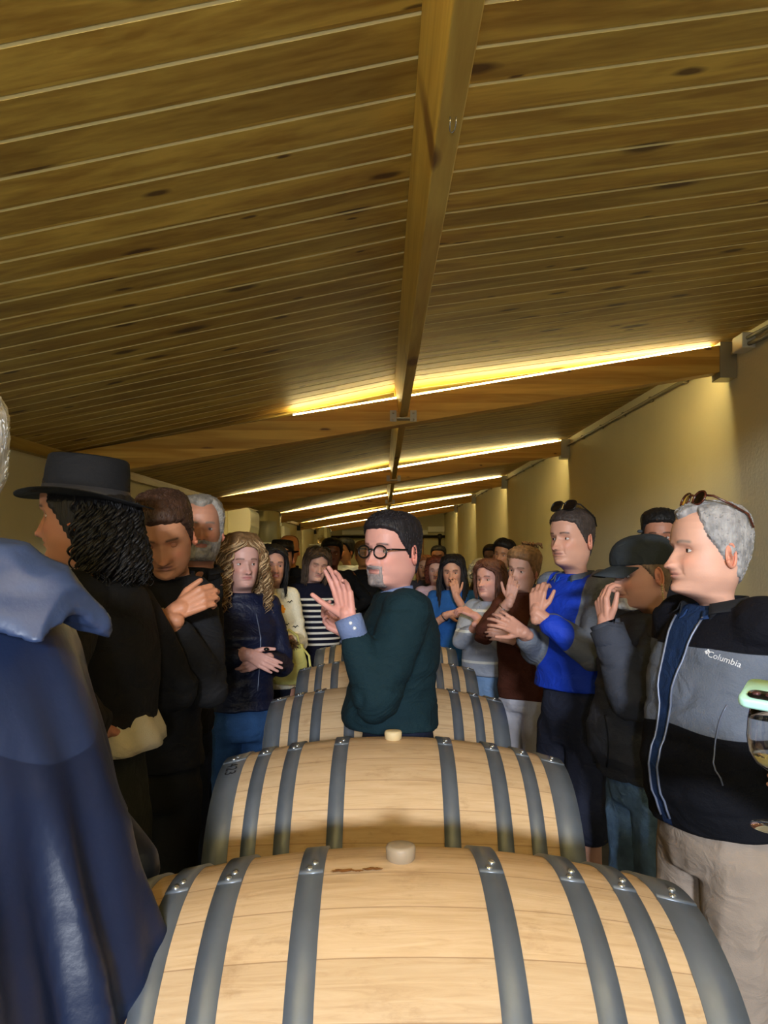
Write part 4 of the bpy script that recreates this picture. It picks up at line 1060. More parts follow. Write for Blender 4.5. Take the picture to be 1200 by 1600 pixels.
def button(p, pts, m, r=.006, name='button'):
    for q in pts:
        g = G(); ellipsoid(g, q, (r, r, r), 10, 6); new_obj(name, g, m, p.root)
def line_(p, name, pts, r, m, label=None):
    if len(pts) < 2: return
    g = G(); tube(g, pts, r, 6); o = new_obj(name, g, m, p.root)
    if label: o['label'] = label

M_btn = mat('pearl_button', srgb(225, 228, 235), 0.3)
M_zip = mat('grey_zip', srgb(120, 128, 150), 0.4, 0.4)
M_chrome = mat('silver', srgb(210, 210, 215), 0.2, 1.0)

# ================================================================== the speaker
M_teal = cloth('dark_teal_fleece', (15, 40, 48), bump=.35)
M_ltblue = cloth('blue_grey_shirt', (112, 128, 168))
M_navyt = cloth('navy_trousers', (30, 36, 54))
p = Person('person in dark teal jacket and round black glasses, hands raised, behind the second barrel', 612, 861, 2.52, 98, hyaw=42, pitch=2, roll=-2, w=.98, d=1.04, skin=(222, 168, 156), hp=dict(fat=.55, nose=1.1, jaw=.5, gaze=.3), s=1.0, off=(0, .02))
p.add_head(brow=(38, 28, 26), lip=(170, 110, 104)); 
p.hair_short((30, 26, 30), 'short', th=.010, top=.002, quiff=.004, locks=300, seed=3)
p.beard((138, 126, 124), th=.005)
p.glasses(M_black, r=.0215, thick=.0028, label='round black spectacles')
p.arms(R=p.px(545, 990, 2.66), L=p.px(544, 966, 2.30), hr=dict(d=p.ldir((-.85, -.1, .55)), n=p.ldir((.2, -.6, .6)), curl=.55, thumb=.3), hl=dict(d=p.ldir((-.22, .05, 1)), n=p.ldir((-.45, -.9, 0)), curls=[.10, .20, .30, .42], spread=.09, thumb=1.1), hintR=p.ldir((.3, 0, -1)), hintL=p.ldir((.35, -.1, -1)))
p.finish_body(.0028)
p.top('jacket', M_teal, hem=.60, fit=.012, sl=(.078, .068, .050), belly=.018, open_=.0, wr=.006, slen=(1, .93), voxel=.008, seed=11)
p.collar(M_teal, h=.05, r=.072, fold=False, open_=.25)
p.collar(M_ltblue, h=.06, r=.064, fold=False, open_=.35, name='shirt_collar')
for k, (S, E, W) in enumerate(p.A):
    d = (W-E)/np.linalg.norm(W-E); g = G(); u, v, _ = frame(d); rr = []
    pts = [W-d*.075, W-d*.02, W+d*.002, W-d*.0, W-d*.03]; tube(g, pts, [.040, .0425, .0425, .038, .035], 22); new_obj('shirt_cuff', g, M_ltblue, p.root)
    if k: 
        c, n = W-d*.018, p.ldir((.25, -1, -.4)); n = n-d*np.dot(n, d); n /= np.linalg.norm(n); button(p, [c+n*.0425, c+n*.0425-d*.018+np.cross(d, n)*.006], M_btn, .0058)
w_ = p.w; p.w = .86; p.legs(M_navyt, top=.60, leg=(.085, .062, .052), stance=.07, label='navy trousers'); p.w = w_

# ================================================================== right side of the aisle
# grey-haired man, nearest on the right
M_polo = srgb(30, 52, 92)
M_fleece = add_folds(mat('fleece_black_grey', srgb(12, 14, 22), .9, bump=.3, bscale=260, masks=[('band', srgb(104, 112, 128)), ('sleeve', srgb(70, 76, 90)), ('yoke', srgb(14, 15, 24)), ('front', M_polo)], spec=.2))
M_beige = cloth('taupe_trousers', (150, 136, 124), bump=.2)
p = Person('grey-haired person in black and grey fleece, brown glasses on head, nearest on the right', 1106, 862, 1.95, 106, hyaw=-9, pitch=-1, w=.99, d=1.04, skin=(224, 178, 158), hp=dict(fat=.8, nose=1.0, jaw=.6, wx=1.02), s=.96)
p.add_head(brow=(140, 128, 120), lip=(196, 132, 122)); p.hair_short((150, 148, 150), 'recede', th=.011, top=.004, locks=300, seed=6, amp=.4)
p.glasses(mat('tortoiseshell', srgb(72, 34, 22), .25, var=.8, vscale=160), M_sun, r=.021, up=.098, back=-.045, tilt=24, thick=.003, label='tortoiseshell glasses pushed up on the hair')
p.arms(L=p.px(1270, 1170, 1.75), hintL=p.ldir((1, .4, -.6)))
p.finish_body()
H = p.H
def mk_front(p, V): 
    z = V[:, 2]/p.H; wd = .018+.036*ss(z, .66, .86); return np.where(V[:, 1] > .02, wd-np.abs(V[:, 0]-.012), -1)
def mk_band(p, V): z = V[:, 2]; return np.minimum(z-(1.155-.02*ss(np.abs(V[:, 0]), .0, .2)), (1.355-V[:, 0]*-.10)-z)*1.0
def mk_sleeve(p, V): return np.where(V[:, 2] < 1.30, (np.abs(V[:, 0])-.205)*1.0, -.05)
def mk_yoke(p, V): return V[:, 2]-(1.345+.05*ss(-V[:, 0], 0, .2)*0)
p.top('fleece_jacket', M_fleece, hem=.525, fit=.010, sl=(.078, .064, .050), belly=.018, wr=.006, voxel=.007, masks={'band': mk_band, 'sleeve': mk_sleeve, 'yoke': mk_yoke, 'front': mk_front}, seed=21, smooth=7)
p.collar(mat('black_fleece', srgb(12, 14, 22), .9), h=.06, r=.082, fold=True, open_=.75, name='jacket_collar'); p.collar(cloth('navy_polo', (32, 58, 104)), h=.045, r=.068, fold=True, open_=.45, name='polo_collar')
zs = np.linspace(.54, .835, 24)
for sx, nm_ in ((1, 'zip'), (-1, 'zip')):
    line_(p, nm_, on_front(p, [(.012+sx*(.018+.036*float(ss(z, .66, .86))), z*H) for z in zs], .002), .0032, M_zip, 'grey jacket zip edge')
line_(p, 'pocket_zip', on_front(p, [(-.155+.02*math.sin(t*3.1), H*(.61+.11*t)) for t in np.linspace(0, 1, 12)], .001), .002, M_zip, 'grey pocket zip')
decal_text(p, 'Columbia', .021, 1131, 1030, M_btn, rot=-14, name='embroidered_lettering', label='pale embroidered lettering on the chest', extra=None)
decal_text(p, None, .02, 1105, 1019, M_btn, rot=-14, name='embroidered_mark', extra=[[(-.006, 0), (0, -.006), (.004, -.002), (-.002, .004)], [(-.002, .005), (.004, .0), (.007, .003), (.001, .008)]])
p.legs(M_beige, top=.62, leg=(.100, .078, .066), wr=.007, voxel=.009, label='taupe trousers')


# man in the baseball cap
M_work = cloth('charcoal_cotton', (62, 66, 78), bump=.3)
M_jean = cloth('light_jeans', (112, 146, 184), bump=.4, bscale=200, var=.25, vscale=22)
M_cap = cloth('faded_cap', (52, 58, 64), bump=.25)
p = Person('person in charcoal jacket, light jeans and baseball cap, one hand on the nose', 1004, 896, 2.58, 100, hyaw=-1, pitch=8, roll=0, w=1.03, d=1.12, skin=(216, 168, 148), hp=dict(nose=1.15, fat=.2), s=.98)
p.add_head(brow=(90, 76, 66), lip=(180, 116, 108)); p.hair_short((120, 100, 84), 'short', th=.006, top=0, locks=60, seed=8)
p.beard((205, 200, 198), th=.010, must=False)
p.arms(L=p.px(946, 976, 2.40), hl=dict(d=p.ldir((-.12, .10, 1)), n=p.ldir((.95, .30, -.1)), curls=[.55, .6, .65, .75], thumb=.2, spread=.0), hintL=p.ldir((-.35, -.3, -1)))
p.finish_body(.0028)
p.top('work_jacket', M_work, hem=.515, fit=.014, sl=(.086, .076, .052), belly=.022, wr=.009, open_=.008, voxel=.008, seed=31, wscale=1.1)
p.collar(M_work, h=.045, r=.078, fold=True, open_=.5)
g = G(); S, E, W = p.A[1]; d = (W-E)/np.linalg.norm(W-E); tube(g, [W-d*.07, W-d*.01, W+d*.005, W-d*.02], [.052, .054, .048, .044], 20); new_obj('cuff', g, M_work, p.root)
line_(p, 'pocket_seam', [stick(p, 945+6*math.sin(t*2.6), 1118+t*80)[0]+stick(p, 945+6*math.sin(t*2.6), 1118+t*80)[1]*.001 for t in np.linspace(0, 1, 12)], .0025, cloth('dark_thread', (30, 32, 38)))
p.legs(M_jean, name='jeans', top=.56, leg=(.105, .082, .068), wr=.008, label='light blue jeans')
def cap(p, m):
    mask = lambda Z, PH, P: (Z-np.interp(np.abs(np.degrees(PH)), [0, 60, 100, 180], [.036, .034, .022, .0]))/.004
    t = thing('baseball_cap', None, None); t.parent = p.root
    o = p.head_shell(mask, lambda Z, PH, P: .009+.006*ss(Z, .03, .09), 'crown', m, amp=.05, nsc=(20, 20, 20)); o.parent = t
    g = G(); n = 24; V = []; a = np.linspace(-1.15, 1.15, n)
    for lay, dz in ((0, 0), (1, -.003)):
        for k, f in enumerate((0, .33, .66, 1)):
            for q in a:
                x = math.sin(q)*(.076+.004*f); y0_ = math.cos(q)*.084+.010; y = y0_+f*.085*math.cos(q*.9)**.5
                V.append((x, y, .044+dz-.024*f-.022*(x/.08)**2))
    Fc = []; N4 = 4*n
    for k in range(3):
        for i in range(n-1): Fc.append((k*n+i, k*n+i+1, (k+1)*n+i+1, (k+1)*n+i)); Fc.append((N4+k*n+i, N4+(k+1)*n+i, N4+(k+1)*n+i+1, N4+k*n+i+1))
    for i in range(n-1): Fc.append((3*n+i, 3*n+i+1, N4+3*n+i+1, N4+3*n+i))
    g.add(p.hx(V), Fc); new_obj('bill', g, m, t)
    g = G(); ellipsoid(g, p.hx([[0, -.01, .144]])[0], (.009, .009, .006), 12, 6); new_obj('top_button', g, m, t)
cap(p, M_cap)
g = G()                                     # beaded earring
for k in range(7): q = p.hx([[-.088, -.016, -.040-.0085*k]])[0]; ellipsoid(g, q, (.0038,)*3, 8, 6)
new_obj('beaded_earring', g, M_bungpale, p.root)

# man with sunglasses on his head
M_spt = add_folds(mat('softshell_blue_grey', srgb(24, 62, 190), .7, bump=.2, bscale=200, masks=[('grey', srgb(112, 118, 130))], spec=.3))
M_short = cloth('navy_shorts', (44, 48, 66))
p = Person('person in bright blue and grey jacket and dark shorts, sunglasses on the head', 893, 843, 3.20, 120, hyaw=8, pitch=0, w=.98, d=1.0, skin=(216, 168, 146), hp=dict(nose=1.15, jaw=.2, gaze=.2), s=1.0)
p.add_head(brow=(64, 46, 36), lip=(168, 112, 102)); p.hair_short((58, 48, 44), 'short', th=.006, top=.006, locks=200, seed=12, amp=.3)
p.glasses(M_black, M_sun, r=.025, up=.092, back=-.035, tilt=28, thick=.003, label='dark sunglasses pushed up on the hair', sq=2.8)
p.arms(L=p.px(838, 958, 2.98), R=p.px(818, 988, 3.10), hl=dict(d=p.ldir((.12, .2, 1)), n=p.ldir((.5, .8, 0)), curl=.55, thumb=.2), hr=dict(d=p.ldir((-.75, -.2, .45)), n=p.ldir((.1, .8, -.3)), curl=.4, spread=.15), hintL=p.ldir((.3, -.35, -1)), hintR=p.ldir((0, .3, -1)))
p.finish_body(.0032)
def mk_g(p, V):
    def seg(A, B): 
        t = np.clip(((V-A)@(B-A))/np.dot(B-A, B-A), 0, 1)[:, None]; return np.linalg.norm(V-(A+(B-A)*t), axis=1)
    g_ = -.015-V[:, 1]
    for S, E, W in p.A: g_ = np.maximum(g_, np.minimum(.098-seg(S, E), np.abs(V[:, 0])-.115)); g_ = np.maximum(g_, .082-seg(E, W))
    S, E, W = p.A[1]; d2 = np.linalg.norm(V-(E*.5+W*.5)-p.ldir((-.05, -.03, .0)), axis=1)-.078
    return np.minimum(g_, d2)
p.top('softshell_jacket', M_spt, hem=.585, fit=.012, sl=(.076, .062, .050), wr=.006, masks={'grey': mk_g}, seed=41, voxel=.008, slen=(.95, .95), open_=.006)
p.collar(cloth('grey_hood', (84, 92, 108)), h=.05, r=.082, fold=True, open_=.6)
p.collar(cloth('blue_collar', (28, 84, 190)), h=.045, r=.066, fold=True, open_=.4, name='inner_collar')
p.legs(M_short, name='shorts', leg=(.112, .096, .06), end=.3, top=.6, wr=.007, label='dark navy shorts')

# woman in the brown sweater, hand over mouth
M_brown = cloth('brown_knit', (84, 44, 32), bump=.5, bscale=180)
M_wht = cloth('white_trousers', (206, 206, 220))
p = Person('person in brown sweater and white trousers, swept-up hair, hand over mouth', 817, 891, 4.25, 138, hyaw=2, pitch=4, roll=-8, w=.86, d=.95, skin=(220, 176, 158), hp=dict(nose=.95, jaw=-.2), s=.96)
p.add_head(brow=(110, 80, 56), lip=(176, 100, 96)); p.hair_short((140, 104, 70), 'short', th=.016, top=.008, quiff=.004, locks=160, seed=14)
g = G()
for k in range(26):
    a = random.Random(k).uniform(0, 6.28); c = np.array([.02*math.cos(a), -.055+.02*math.sin(a), .125]); tube(g, p.hx([c, c+[.015*math.cos(a*2), -.01, .025], c+[.04*math.cos(a), -.02+.03*math.sin(a), .03], c+[.05*math.cos(a), -.03, .005]]), [.004, .006, .005, .001], 5)
new_obj('hair_bun', g, hair_mat((140, 104, 70)), p.root)
p.arms(R=p.px(797, 938, 4.08), L=p.px(800, 1000, 4.06), hr=dict(d=p.ldir((.22, .12, 1)), n=p.ldir((.3, .9, 0)), curls=[.3, .4, .6, .7]), hintR=p.ldir((-.7, 0, -1)), hintL=p.ldir((.5, 0, -1)), vis=(1, 1))
p.finish_body(); p.top('sweater', M_brown, hem=.50, fit=.006, sl=(.068, .060, .040), bust=.018, slen=(.78, 1), seed=51, wr=.006)
p.legs(M_wht, top=.58, leg=(.102, .084, .078), wr=.006, label='loose white trousers')
S, E, W = p.A[0]; d = (W-E)/np.linalg.norm(W-E); u, v, _ = frame(d); a = np.linspace(0, 2*math.pi, 20, endpoint=False)
g = G(); tube(g, [W-d*.05+.031*(u*math.cos(q)+v*math.sin(q)) for q in a], .0025, 6, closed=True); new_obj('bracelet', g, M_chrome, p.root)

# woman in the grey striped sweater
def stripes(zs_, hw):
    def f(p, V):
        r = np.full(len(V), -1.0)
        for z0 in zs_: r = np.maximum(r, hw-np.abs(V[:, 2]-z0))
        return r
    return f
M_gsw = add_folds(mat('grey_striped_knit', srgb(160, 166, 182), .9, bump=.4, bscale=200, masks=[('st', srgb(226, 228, 226))], spec=.2))
p = Person('person in a light grey sweater with white stripes, brown bobbed hair and crossed arms', 765, 907, 4.80, 138, hyaw=2, pitch=-3, w=.95, d=1.12, skin=(222, 172, 158), hp=dict(fat=.5, nose=1.0), s=.96)
p.add_head(brow=(100, 66, 50), lip=(186, 120, 112)); p.hair_long((88, 52, 38), L=.12, n=240, th=.022, seed=17, open_=62, wave=.003)
p.arms(R=p.px(748, 975, 4.55), L=p.px(742, 962, 4.62), hr=dict(d=p.ldir((.9, 0, .1)), curl=.2), hl=dict(d=p.ldir((-.6, .2, .3)), curl=.5), hintR=p.ldir((-.5, -.2, -1)), hintL=p.ldir((.6, -.5, -1)))
p.finish_body(); p.top('striped_sweater', M_gsw, hem=.56, fit=.010, sl=(.074, .064, .046), belly=.02, bust=.018, masks={'st': stripes([.615*p.H, .735*p.H, .81*p.H], .008)}, slen=(.85, .85), seed=61)
p.collar(cloth('grey_hood2', (158, 164, 180)), h=.03, r=.08, fold=True, open_=.5, name='hood')
p.legs(cloth('pale_jeans', (120, 150, 190)), name='jeans', top=.60, leg=(.108, .076, .062), label='pale blue jeans')

# person with blond curls and glasses in an olive jacket
M_olive = cloth('olive_jacket', (78, 78, 66))
p = Person('person in an olive grey jacket with blond curls and glasses, behind the striped sweater', 753, 900, 6.3, 150, hyaw=-10, w=.95, d=1.0, skin=(206, 170, 146), hi=False, s=.95)
p.add_head(); p.hair_long((178, 160, 118), L=.06, curl=(.008, 28), n=130, th=.028, seed=19, open_=50); p.glasses(M_black, r=.021, label='dark-rimmed glasses')
p.arms(); p.finish_body(); p.top('jacket', M_olive, hem=.50, fit=.018, sl=(.076, .062, .05), seed=71); p.collar(M_olive, h=.04, r=.078)
p.legs(cloth('charcoal_slacks', (40, 40, 38)))

# dark-haired man near the wall, and the one behind him
p = Person('person with short dark hair and dark jacket by the wall', 786, 867, 6.9, 150, hyaw=0, pitch=2, roll=-10, w=1, skin=(196, 146, 108), hi=False)
p.add_head(brow=(24, 18, 16), lip=(150, 92, 80)); p.hair_short((24, 20, 20), 'short', th=.018, top=.012, quiff=.01, locks=60)
p.arms(); p.finish_body(); p.top('jacket', cloth('dark_grey_jacket', (40, 40, 40)), seed=73); p.collar(cloth('grey_collar', (96, 96, 92)), h=.045, r=.075); p.legs(M_navyt)
p = Person('dark-haired person half hidden behind the dark-jacketed one by the wall', 769, 872, 7.8, 150, w=.95, skin=(150, 110, 84), hi=False)
p.add_head(); p.hair_short((34, 24, 20), 'short', th=.016, top=.01, locks=40)
p.arms(); p.finish_body(); p.top('shirt', cloth('brown_shirt', (96, 78, 64)), seed=74); p.legs(M_navyt)

# woman in the blue dress, hand on chin
M_bdress = cloth('blue_denim_dress', (34, 84, 150), bump=.3)
p = Person('person with long black hair in a blue dress, one hand on the chin', 707, 895, 5.57, 168, hyaw=0, pitch=3, w=.88, d=.95, skin=(206, 160, 138), hp=dict(jaw=-.2), s=.95)
p.add_head(brow=(24, 18, 18), lip=(170, 96, 90)); p.hair_long((20, 16, 20), L=.27, n=260, th=.022, seed=23, open_=52, flare=.02)
p.arms(R=p.px(700, 960, 5.38), L=p.px(713, 932, 5.36), hl=dict(d=p.ldir((-.15, 0, 1)), n=p.ldir((-.2, 1, 0)), curl=.5), hr=dict(d=p.ldir((1, 0, .1)), curl=.25), hintL=p.ldir((.5, 0, -1)), hintR=p.ldir((-.6, 0, -1)))
p.finish_body(); p.top('dress_top', M_bdress, hem=.50, fit=.004, sl=(.064, .056, .04), bust=.02, slen=(.55, .5), seed=81)
p.legs(M_bdress, name='skirt', skirt=True, end=.12, top=.58, label='blue denim skirt')
S, E, W = p.A[0]; d = (W-E)/np.linalg.norm(W-E); u, v, _ = frame(d); g = G(); tube(g, [W-d*.03+.031*(u*math.cos(q)+v*math.sin(q)) for q in a], .004, 6, closed=True); new_obj('wristwatch', g, M_black, p.root)

# three faces at the end of the aisle, right of the speaker
p = Person('person with curly auburn hair and a pale pink shirt, left of the blue dress', 682, 893, 6.85, 172, w=.9, skin=(220, 178, 164), hi=False, s=.95, hp=dict(gaze=-.2))
p.add_head(brow=(110, 60, 44), lip=(170, 80, 84)); p.hair_long((104, 50, 34), L=.11, curl=(.009, 24), n=150, th=.030, seed=27, open_=58)
p.arms(); p.finish_body(); p.top('shirt', cloth('pale_pink_shirt', (206, 176, 190)), bust=.02, seed=83); p.legs(M_jean, name='jeans')
p = Person('person with reddish blond hair at the far end, partly behind the auburn curls', 664, 887, 7.9, 172, w=.9, skin=(214, 172, 146), hi=False, s=.95)
p.add_head(); p.hair_long((150, 92, 52), L=.16, n=120, th=.018, seed=29)
p.arms(); p.finish_body(); p.top('blouse', cloth('dark_blouse', (52, 50, 60)), bust=.02, seed=84); p.legs(M_navyt)
p = Person('tall person with cropped black hair at the far end, above the auburn curls', 685, 871, 8.5, 168, w=1, skin=(170, 118, 84), hi=False)
p.add_head(brow=(20, 16, 14)); p.hair_short((18, 16, 18), 'short', th=.010, top=.006, locks=30)
p.arms(); p.finish_body(); p.top('shirt', cloth('charcoal_shirt', (44, 44, 50)), seed=85); p.legs(M_navyt)

# man against the wall behind the cap
p = Person('tanned person with cropped black hair by the wall, only the upper face above the cap', 1031, 840, 3.70, 160, hyaw=0, pitch=3, w=1, skin=(190, 136, 110), hp=dict(gaze=.3))
p.add_head(brow=(24, 18, 16)); p.hair_short((22, 20, 20), 'short', th=.010, top=.014, locks=160, seed=33)
p.arms(); p.finish_body(); p.top('shirt', cloth('black_shirt', (22, 22, 26)), seed=86); p.collar(cloth('black_collar', (22, 22, 26)), h=.04, r=.07); p.legs(M_navyt)

# ================================================================== left side of the aisle
# rain coat with a hood hanging down the back, nearest on the left
def rain():
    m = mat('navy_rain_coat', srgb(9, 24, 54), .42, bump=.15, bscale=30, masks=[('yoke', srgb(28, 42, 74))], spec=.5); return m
M_rain = rain()
M_hood = mat('slate_blue_hood', srgb(48, 62, 94), .45, bump=.25, bscale=24, spec=.5)
p = Person('grey-haired person seen from behind in navy rain coat with slate blue hood', -134, 745, 1.05, 76, hyaw=5, w=1.0, d=1.0, skin=(205, 165, 145), s=1.0)
p.add_head(); p.hair_short((176, 174, 172), 'short', th=.020, top=.012, locks=260, seed=37)
p.arms(R=p.loc([-.42, 1.28, 1.02]), hintR=(.4, .3, -1)); p.finish_body()
H = p.H
def coat_fold(a, z):
    k = ss(1.5-z, 0, .55); return k*(.075*(1-2*np.abs(np.sin(a*3.5+.6+z*.8)))+.055*(1-2*np.abs(np.sin(a*6.5+z*1.6)))+.028*np.sin(a*23-z*3))+.012*np.sin(a*9+z*9)
g = G(); q = lambda z, cx, cy, rx, ry: (z, cx, cy, rx, ry)
loft(g, [q(.72, 0, -.03, .30, .29), q(.85, 0, -.03, .295, .285), q(.98, 0, -.03, .285, .275), q(1.12, 0, -.02, .265, .245), q(1.26, 0, -.015, .245, .205), q(1.38, 0, -.01, .228, .165), q(1.46, 0, -.01, .205, .13), q(1.50, 0, -.015, .165, .10), q(1.53, 0, -.02, .11, .085)], 200, fold=coat_fold, ex=2.15)
for (S, E, W) in p.A: capsule(g, S*np.array([.9, 1, 1]), E, .085, .080, 18); capsule(g, E, W-(W-E)*.06, .080, .058, 18)
V, N, Fc = remesh(g, .008, 2)
V = V+N*((np.abs(noise3(V*np.array([5, 5, 9]), 1, 5))*-1+.3)*.010+noise3(V*np.array([14, 14, 7]), 1, 9)*.003)[:, None]
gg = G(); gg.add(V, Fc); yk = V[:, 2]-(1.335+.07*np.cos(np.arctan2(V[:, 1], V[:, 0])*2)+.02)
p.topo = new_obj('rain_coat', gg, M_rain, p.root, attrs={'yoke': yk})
# hood: a hanging pouch of cloth behind the neck with creases
g = G(); n = p.O+np.array([0, -.03, -.19])
rings = []
for t in np.linspace(0, 1, 12):
    yb = -.02-.205*t; z = n[2]+.082-.030*t-.03*t*t; wd = .105*(1-.30*t**2); hh = .028+.014*math.sin(t*3.14)-.008*t
    rings.append((yb, z, wd, hh))
V = []; K = 44
for (yb, z, wd, hh) in rings:
    for k in range(K):
        a_ = 2*math.pi*k/K; V.append((n[0]+wd*math.cos(a_), n[1]+yb, z+hh*math.sin(a_)*(1 if math.sin(a_) > 0 else 1.25)-.05*(math.cos(a_)**2)))
Fc = [(i*K+k, i*K+(k+1) % K, (i+1)*K+(k+1) % K, (i+1)*K+k) for i in range(11) for k in range(K)]+[tuple(range(K))[::-1], tuple(11*K+k for k in range(K))]
g.add(V, Fc); tube(g, [n+np.array([.10*math.cos(b_), .085*math.sin(b_)-.01, .01+.02*math.sin(b_*2)]) for b_ in np.linspace(0, 2*math.pi, 28, endpoint=False)], .030, 12, closed=True)
V, N, Fc = remesh(g, .006, 3)
c1 = np.abs(noise3(V*np.array([9, 6, 13]), 1, 31))*-1+.35; c2 = np.abs(noise3(V*np.array([20, 14, 26]), 1, 37))*-1+.3
V = V+N*(c1*.018+c2*.010)[:, None]; gg = G(); gg.add(V, Fc); new_obj('hood', gg, M_hood, p.root, attrs=None)
p.collar(M_rain, h=.075, r=.085, fold=False, open_=.3, name='inner_collar', z=.03)
g = G(); tube(g, [n+np.array([-.085, -.06, .075]), n+np.array([-.06, -.10, .07]), n+np.array([-.02, -.135, .055])], .010, 10, flat=.5); new_obj('lanyard', g, cloth('green_strap', (24, 88, 70)), p.root)
p.legs(M_navyt)

# woman in the wide black hat
M_felt = cloth('black_felt', (17, 17, 20), bump=.15)
M_blk = cloth('black_coat', (14, 14, 17), bump=.2, var=.1)
p = Person('person with long curly black hair under a wide black hat, seen in profile', 130, 806, 1.80, 88, hyaw=2, pitch=2, w=.95, d=1.0, skin=(186, 132, 104), s=.98)
p.add_head(brow=(30, 22, 20), lip=(140, 80, 74)); p.hair_long((16, 13, 14), .02, L=.16, curl=(.011, 17), n=460, th=.022, seed=43, open_=50, flare=.03)
p.arms(L=p.px(150, 1140, 1.62), R=p.px(120, 1140, 2.0)); p.finish_body()
p.top('black_top', M_blk, hem=.638, fit=.014, sl=(.076, .066, .05), bust=.02, seed=91)
def hat(p, m, band, cr=.098, brim=.165, ch=.105, z0=.052, tilt=(0, 0), flat=True, pinch=.012):
    t = thing('felt_hat', None, None); t.parent = p.root
    Rt = np.array(Matrix.Rotation(math.radians(tilt[0]), 3, 'X') @ Matrix.Rotation(math.radians(tilt[1]), 3, 'Y')); n_ = 56; a_ = np.arange(n_)*2*math.pi/n_
    def ring(rx, ry, z, wave=0): return np.stack([np.cos(a_)*rx, np.sin(a_)*ry-.008, np.full(n_, z)+wave*np.cos(2*a_)], 1)
    prof = [(brim*.96, brim, 0, .010), (brim*.965, brim*1.005, .003, .010), (cr*1.25, cr*1.3, .002, .003), (cr*1.0, cr*1.10, .006, 0), (cr*.97, cr*1.07, .03, 0), (cr*.93, cr*1.04, ch*.7, 0), (cr*.90, cr*1.0, ch*.95, 0), (cr*.84, cr*.94, ch, 0), (cr*.5, cr*.55, ch-pinch, 0), (cr*.05, cr*.05, ch-pinch*1.3, 0)]
    V = np.concatenate([ring(rx, ry, z, wv) for rx, ry, z, wv in prof])
    V = (V)@Rt.T+np.array([0, 0, z0]); m_ = len(prof); Fc = [(i*n_+k, i*n_+(k+1) % n_, (i+1)*n_+(k+1) % n_, (i+1)*n_+k) for i in range(m_-1) for k in range(n_)]+[tuple((m_-1)*n_+k for k in range(n_)), tuple(range(n_))[::-1]]
    g = G(); g.add(p.hx(V), Fc); new_obj('hat_shell', g, m, t)
    g = G(); V = np.concatenate([ring(cr*1.012, cr*1.115, .006), ring(cr*.99, cr*1.09, .026), ring(cr*.97, cr*1.07, .026)])@Rt.T+np.array([0, 0, z0]); g.add(p.hx(V), [(i*n_+k, i*n_+(k+1) % n_, (i+1)*n_+(k+1) % n_, (i+1)*n_+k) for i in range(2) for k in range(n_)]); new_obj('hat_band', g, band, t)
hat(p, M_felt, mat('grey_ribbon', srgb(44, 44, 48), .4), cr=.093, brim=.158, ch=.100, z0=.040, tilt=(7, 0))
g = G(); loft(g, [(1.125, 0, -.01, .172, .142), (1.15, 0, -.01, .170, .138), (1.20, 0, 0, .16, .125)], 48, fold=lambda a_, z: .04*np.sin(a_*9+z*20)); new_obj('shirt_hem', g, cloth('off_white_shirt', (190, 182, 160)), p.root)
p.legs(cloth('dark_green_trousers', (34, 36, 30)), top=.63)

# man with bowed head, arms crossed
M_blkj = cloth('black_zip_jacket', (24, 24, 27), bump=.2)
p = Person('person with brown hair bowing the head, arms crossed in a black jacket', 257, 838, 2.35, 186, hyaw=4, pitch=26, roll=6, w=.88, off=(-.05, .03), d=1.05, skin=(196, 142, 108), hp=dict(nose=1.1, fat=.3), shut=True, s=1.02)
p.add_head(brow=(50, 34, 26), lip=(150, 96, 84)); p.hair_short((62, 40, 28), 'short', th=.013, top=.006, quiff=.006, locks=260, seed=47)
p.arms(R=p.px(276, 955, 2.14), L=p.px(262, 968, 2.12), hr=dict(d=p.ldir((.85, .1, .45)), n=p.ldir((0, .8, -.2)), curl=.7, thumb=.1), hl=dict(d=p.ldir((-.9, .1, .1)), curl=.3), hintR=p.ldir((-.5, -.2, -1)), hintL=p.ldir((.25, -.3, -1)))
p.finish_body(); p.top('zip_jacket', M_blkj, hem=.53, fit=.012, sl=(.074, .066, .050), belly=.01, seed=101, slen=(.96, .96)); p.collar(M_blkj, h=.05, r=.075, fold=False, open_=.3)
for py_ in (951, 955, 959):
    c, nn_ = stick(p, 252, py_); g = G(); box(g, c+nn_*.001, (.016, .003, .004)); new_obj('chest_badge', g, M_bungpale, p.root, smooth=False)
p.legs(cloth('black_slacks', (22, 22, 20)))

# older man with grey beard
p = Person('older person with grey hair and a short grey beard, behind the bowed head', 313, 828, 2.98, 188, hyaw=8, w=.85, off=(-.11, .03), skin=(190, 138, 112), hp=dict(nose=1.2, fat=.3), s=1.0)
p.add_head(brow=(120, 112, 104)); p.hair_short((142, 136, 128), 'recede', th=.018, top=.0, locks=240, seed=53, amp=.5); p.beard((150, 144, 138), full=True, th=.008)
p.arms(R=np.array([-.02, .15, 1.12]), L=np.array([.04, .17, 1.08])); p.finish_body(); p.top('jacket', cloth('charcoal_coat', (30, 30, 32)), seed=103, fit=.01); p.collar(cloth('charcoal_collar', (30, 30, 32)), h=.045, r=.075); p.legs(M_navyt)

# dark-haired woman behind the curls
p = Person('person with straight black hair, half hidden behind the curly-haired one', 343, 876, 4.1, 190, w=.88, skin=(190, 142, 116), s=.95, hp=dict(jaw=-.2))
p.add_head(brow=(26, 18, 16)); p.hair_long((16, 13, 15), L=.22, n=160, th=.020, seed=57, open_=50)
p.arms(); p.finish_body(); p.top('top', cloth('dark_top', (30, 28, 34)), bust=.02, seed=105); p.legs(M_navyt)

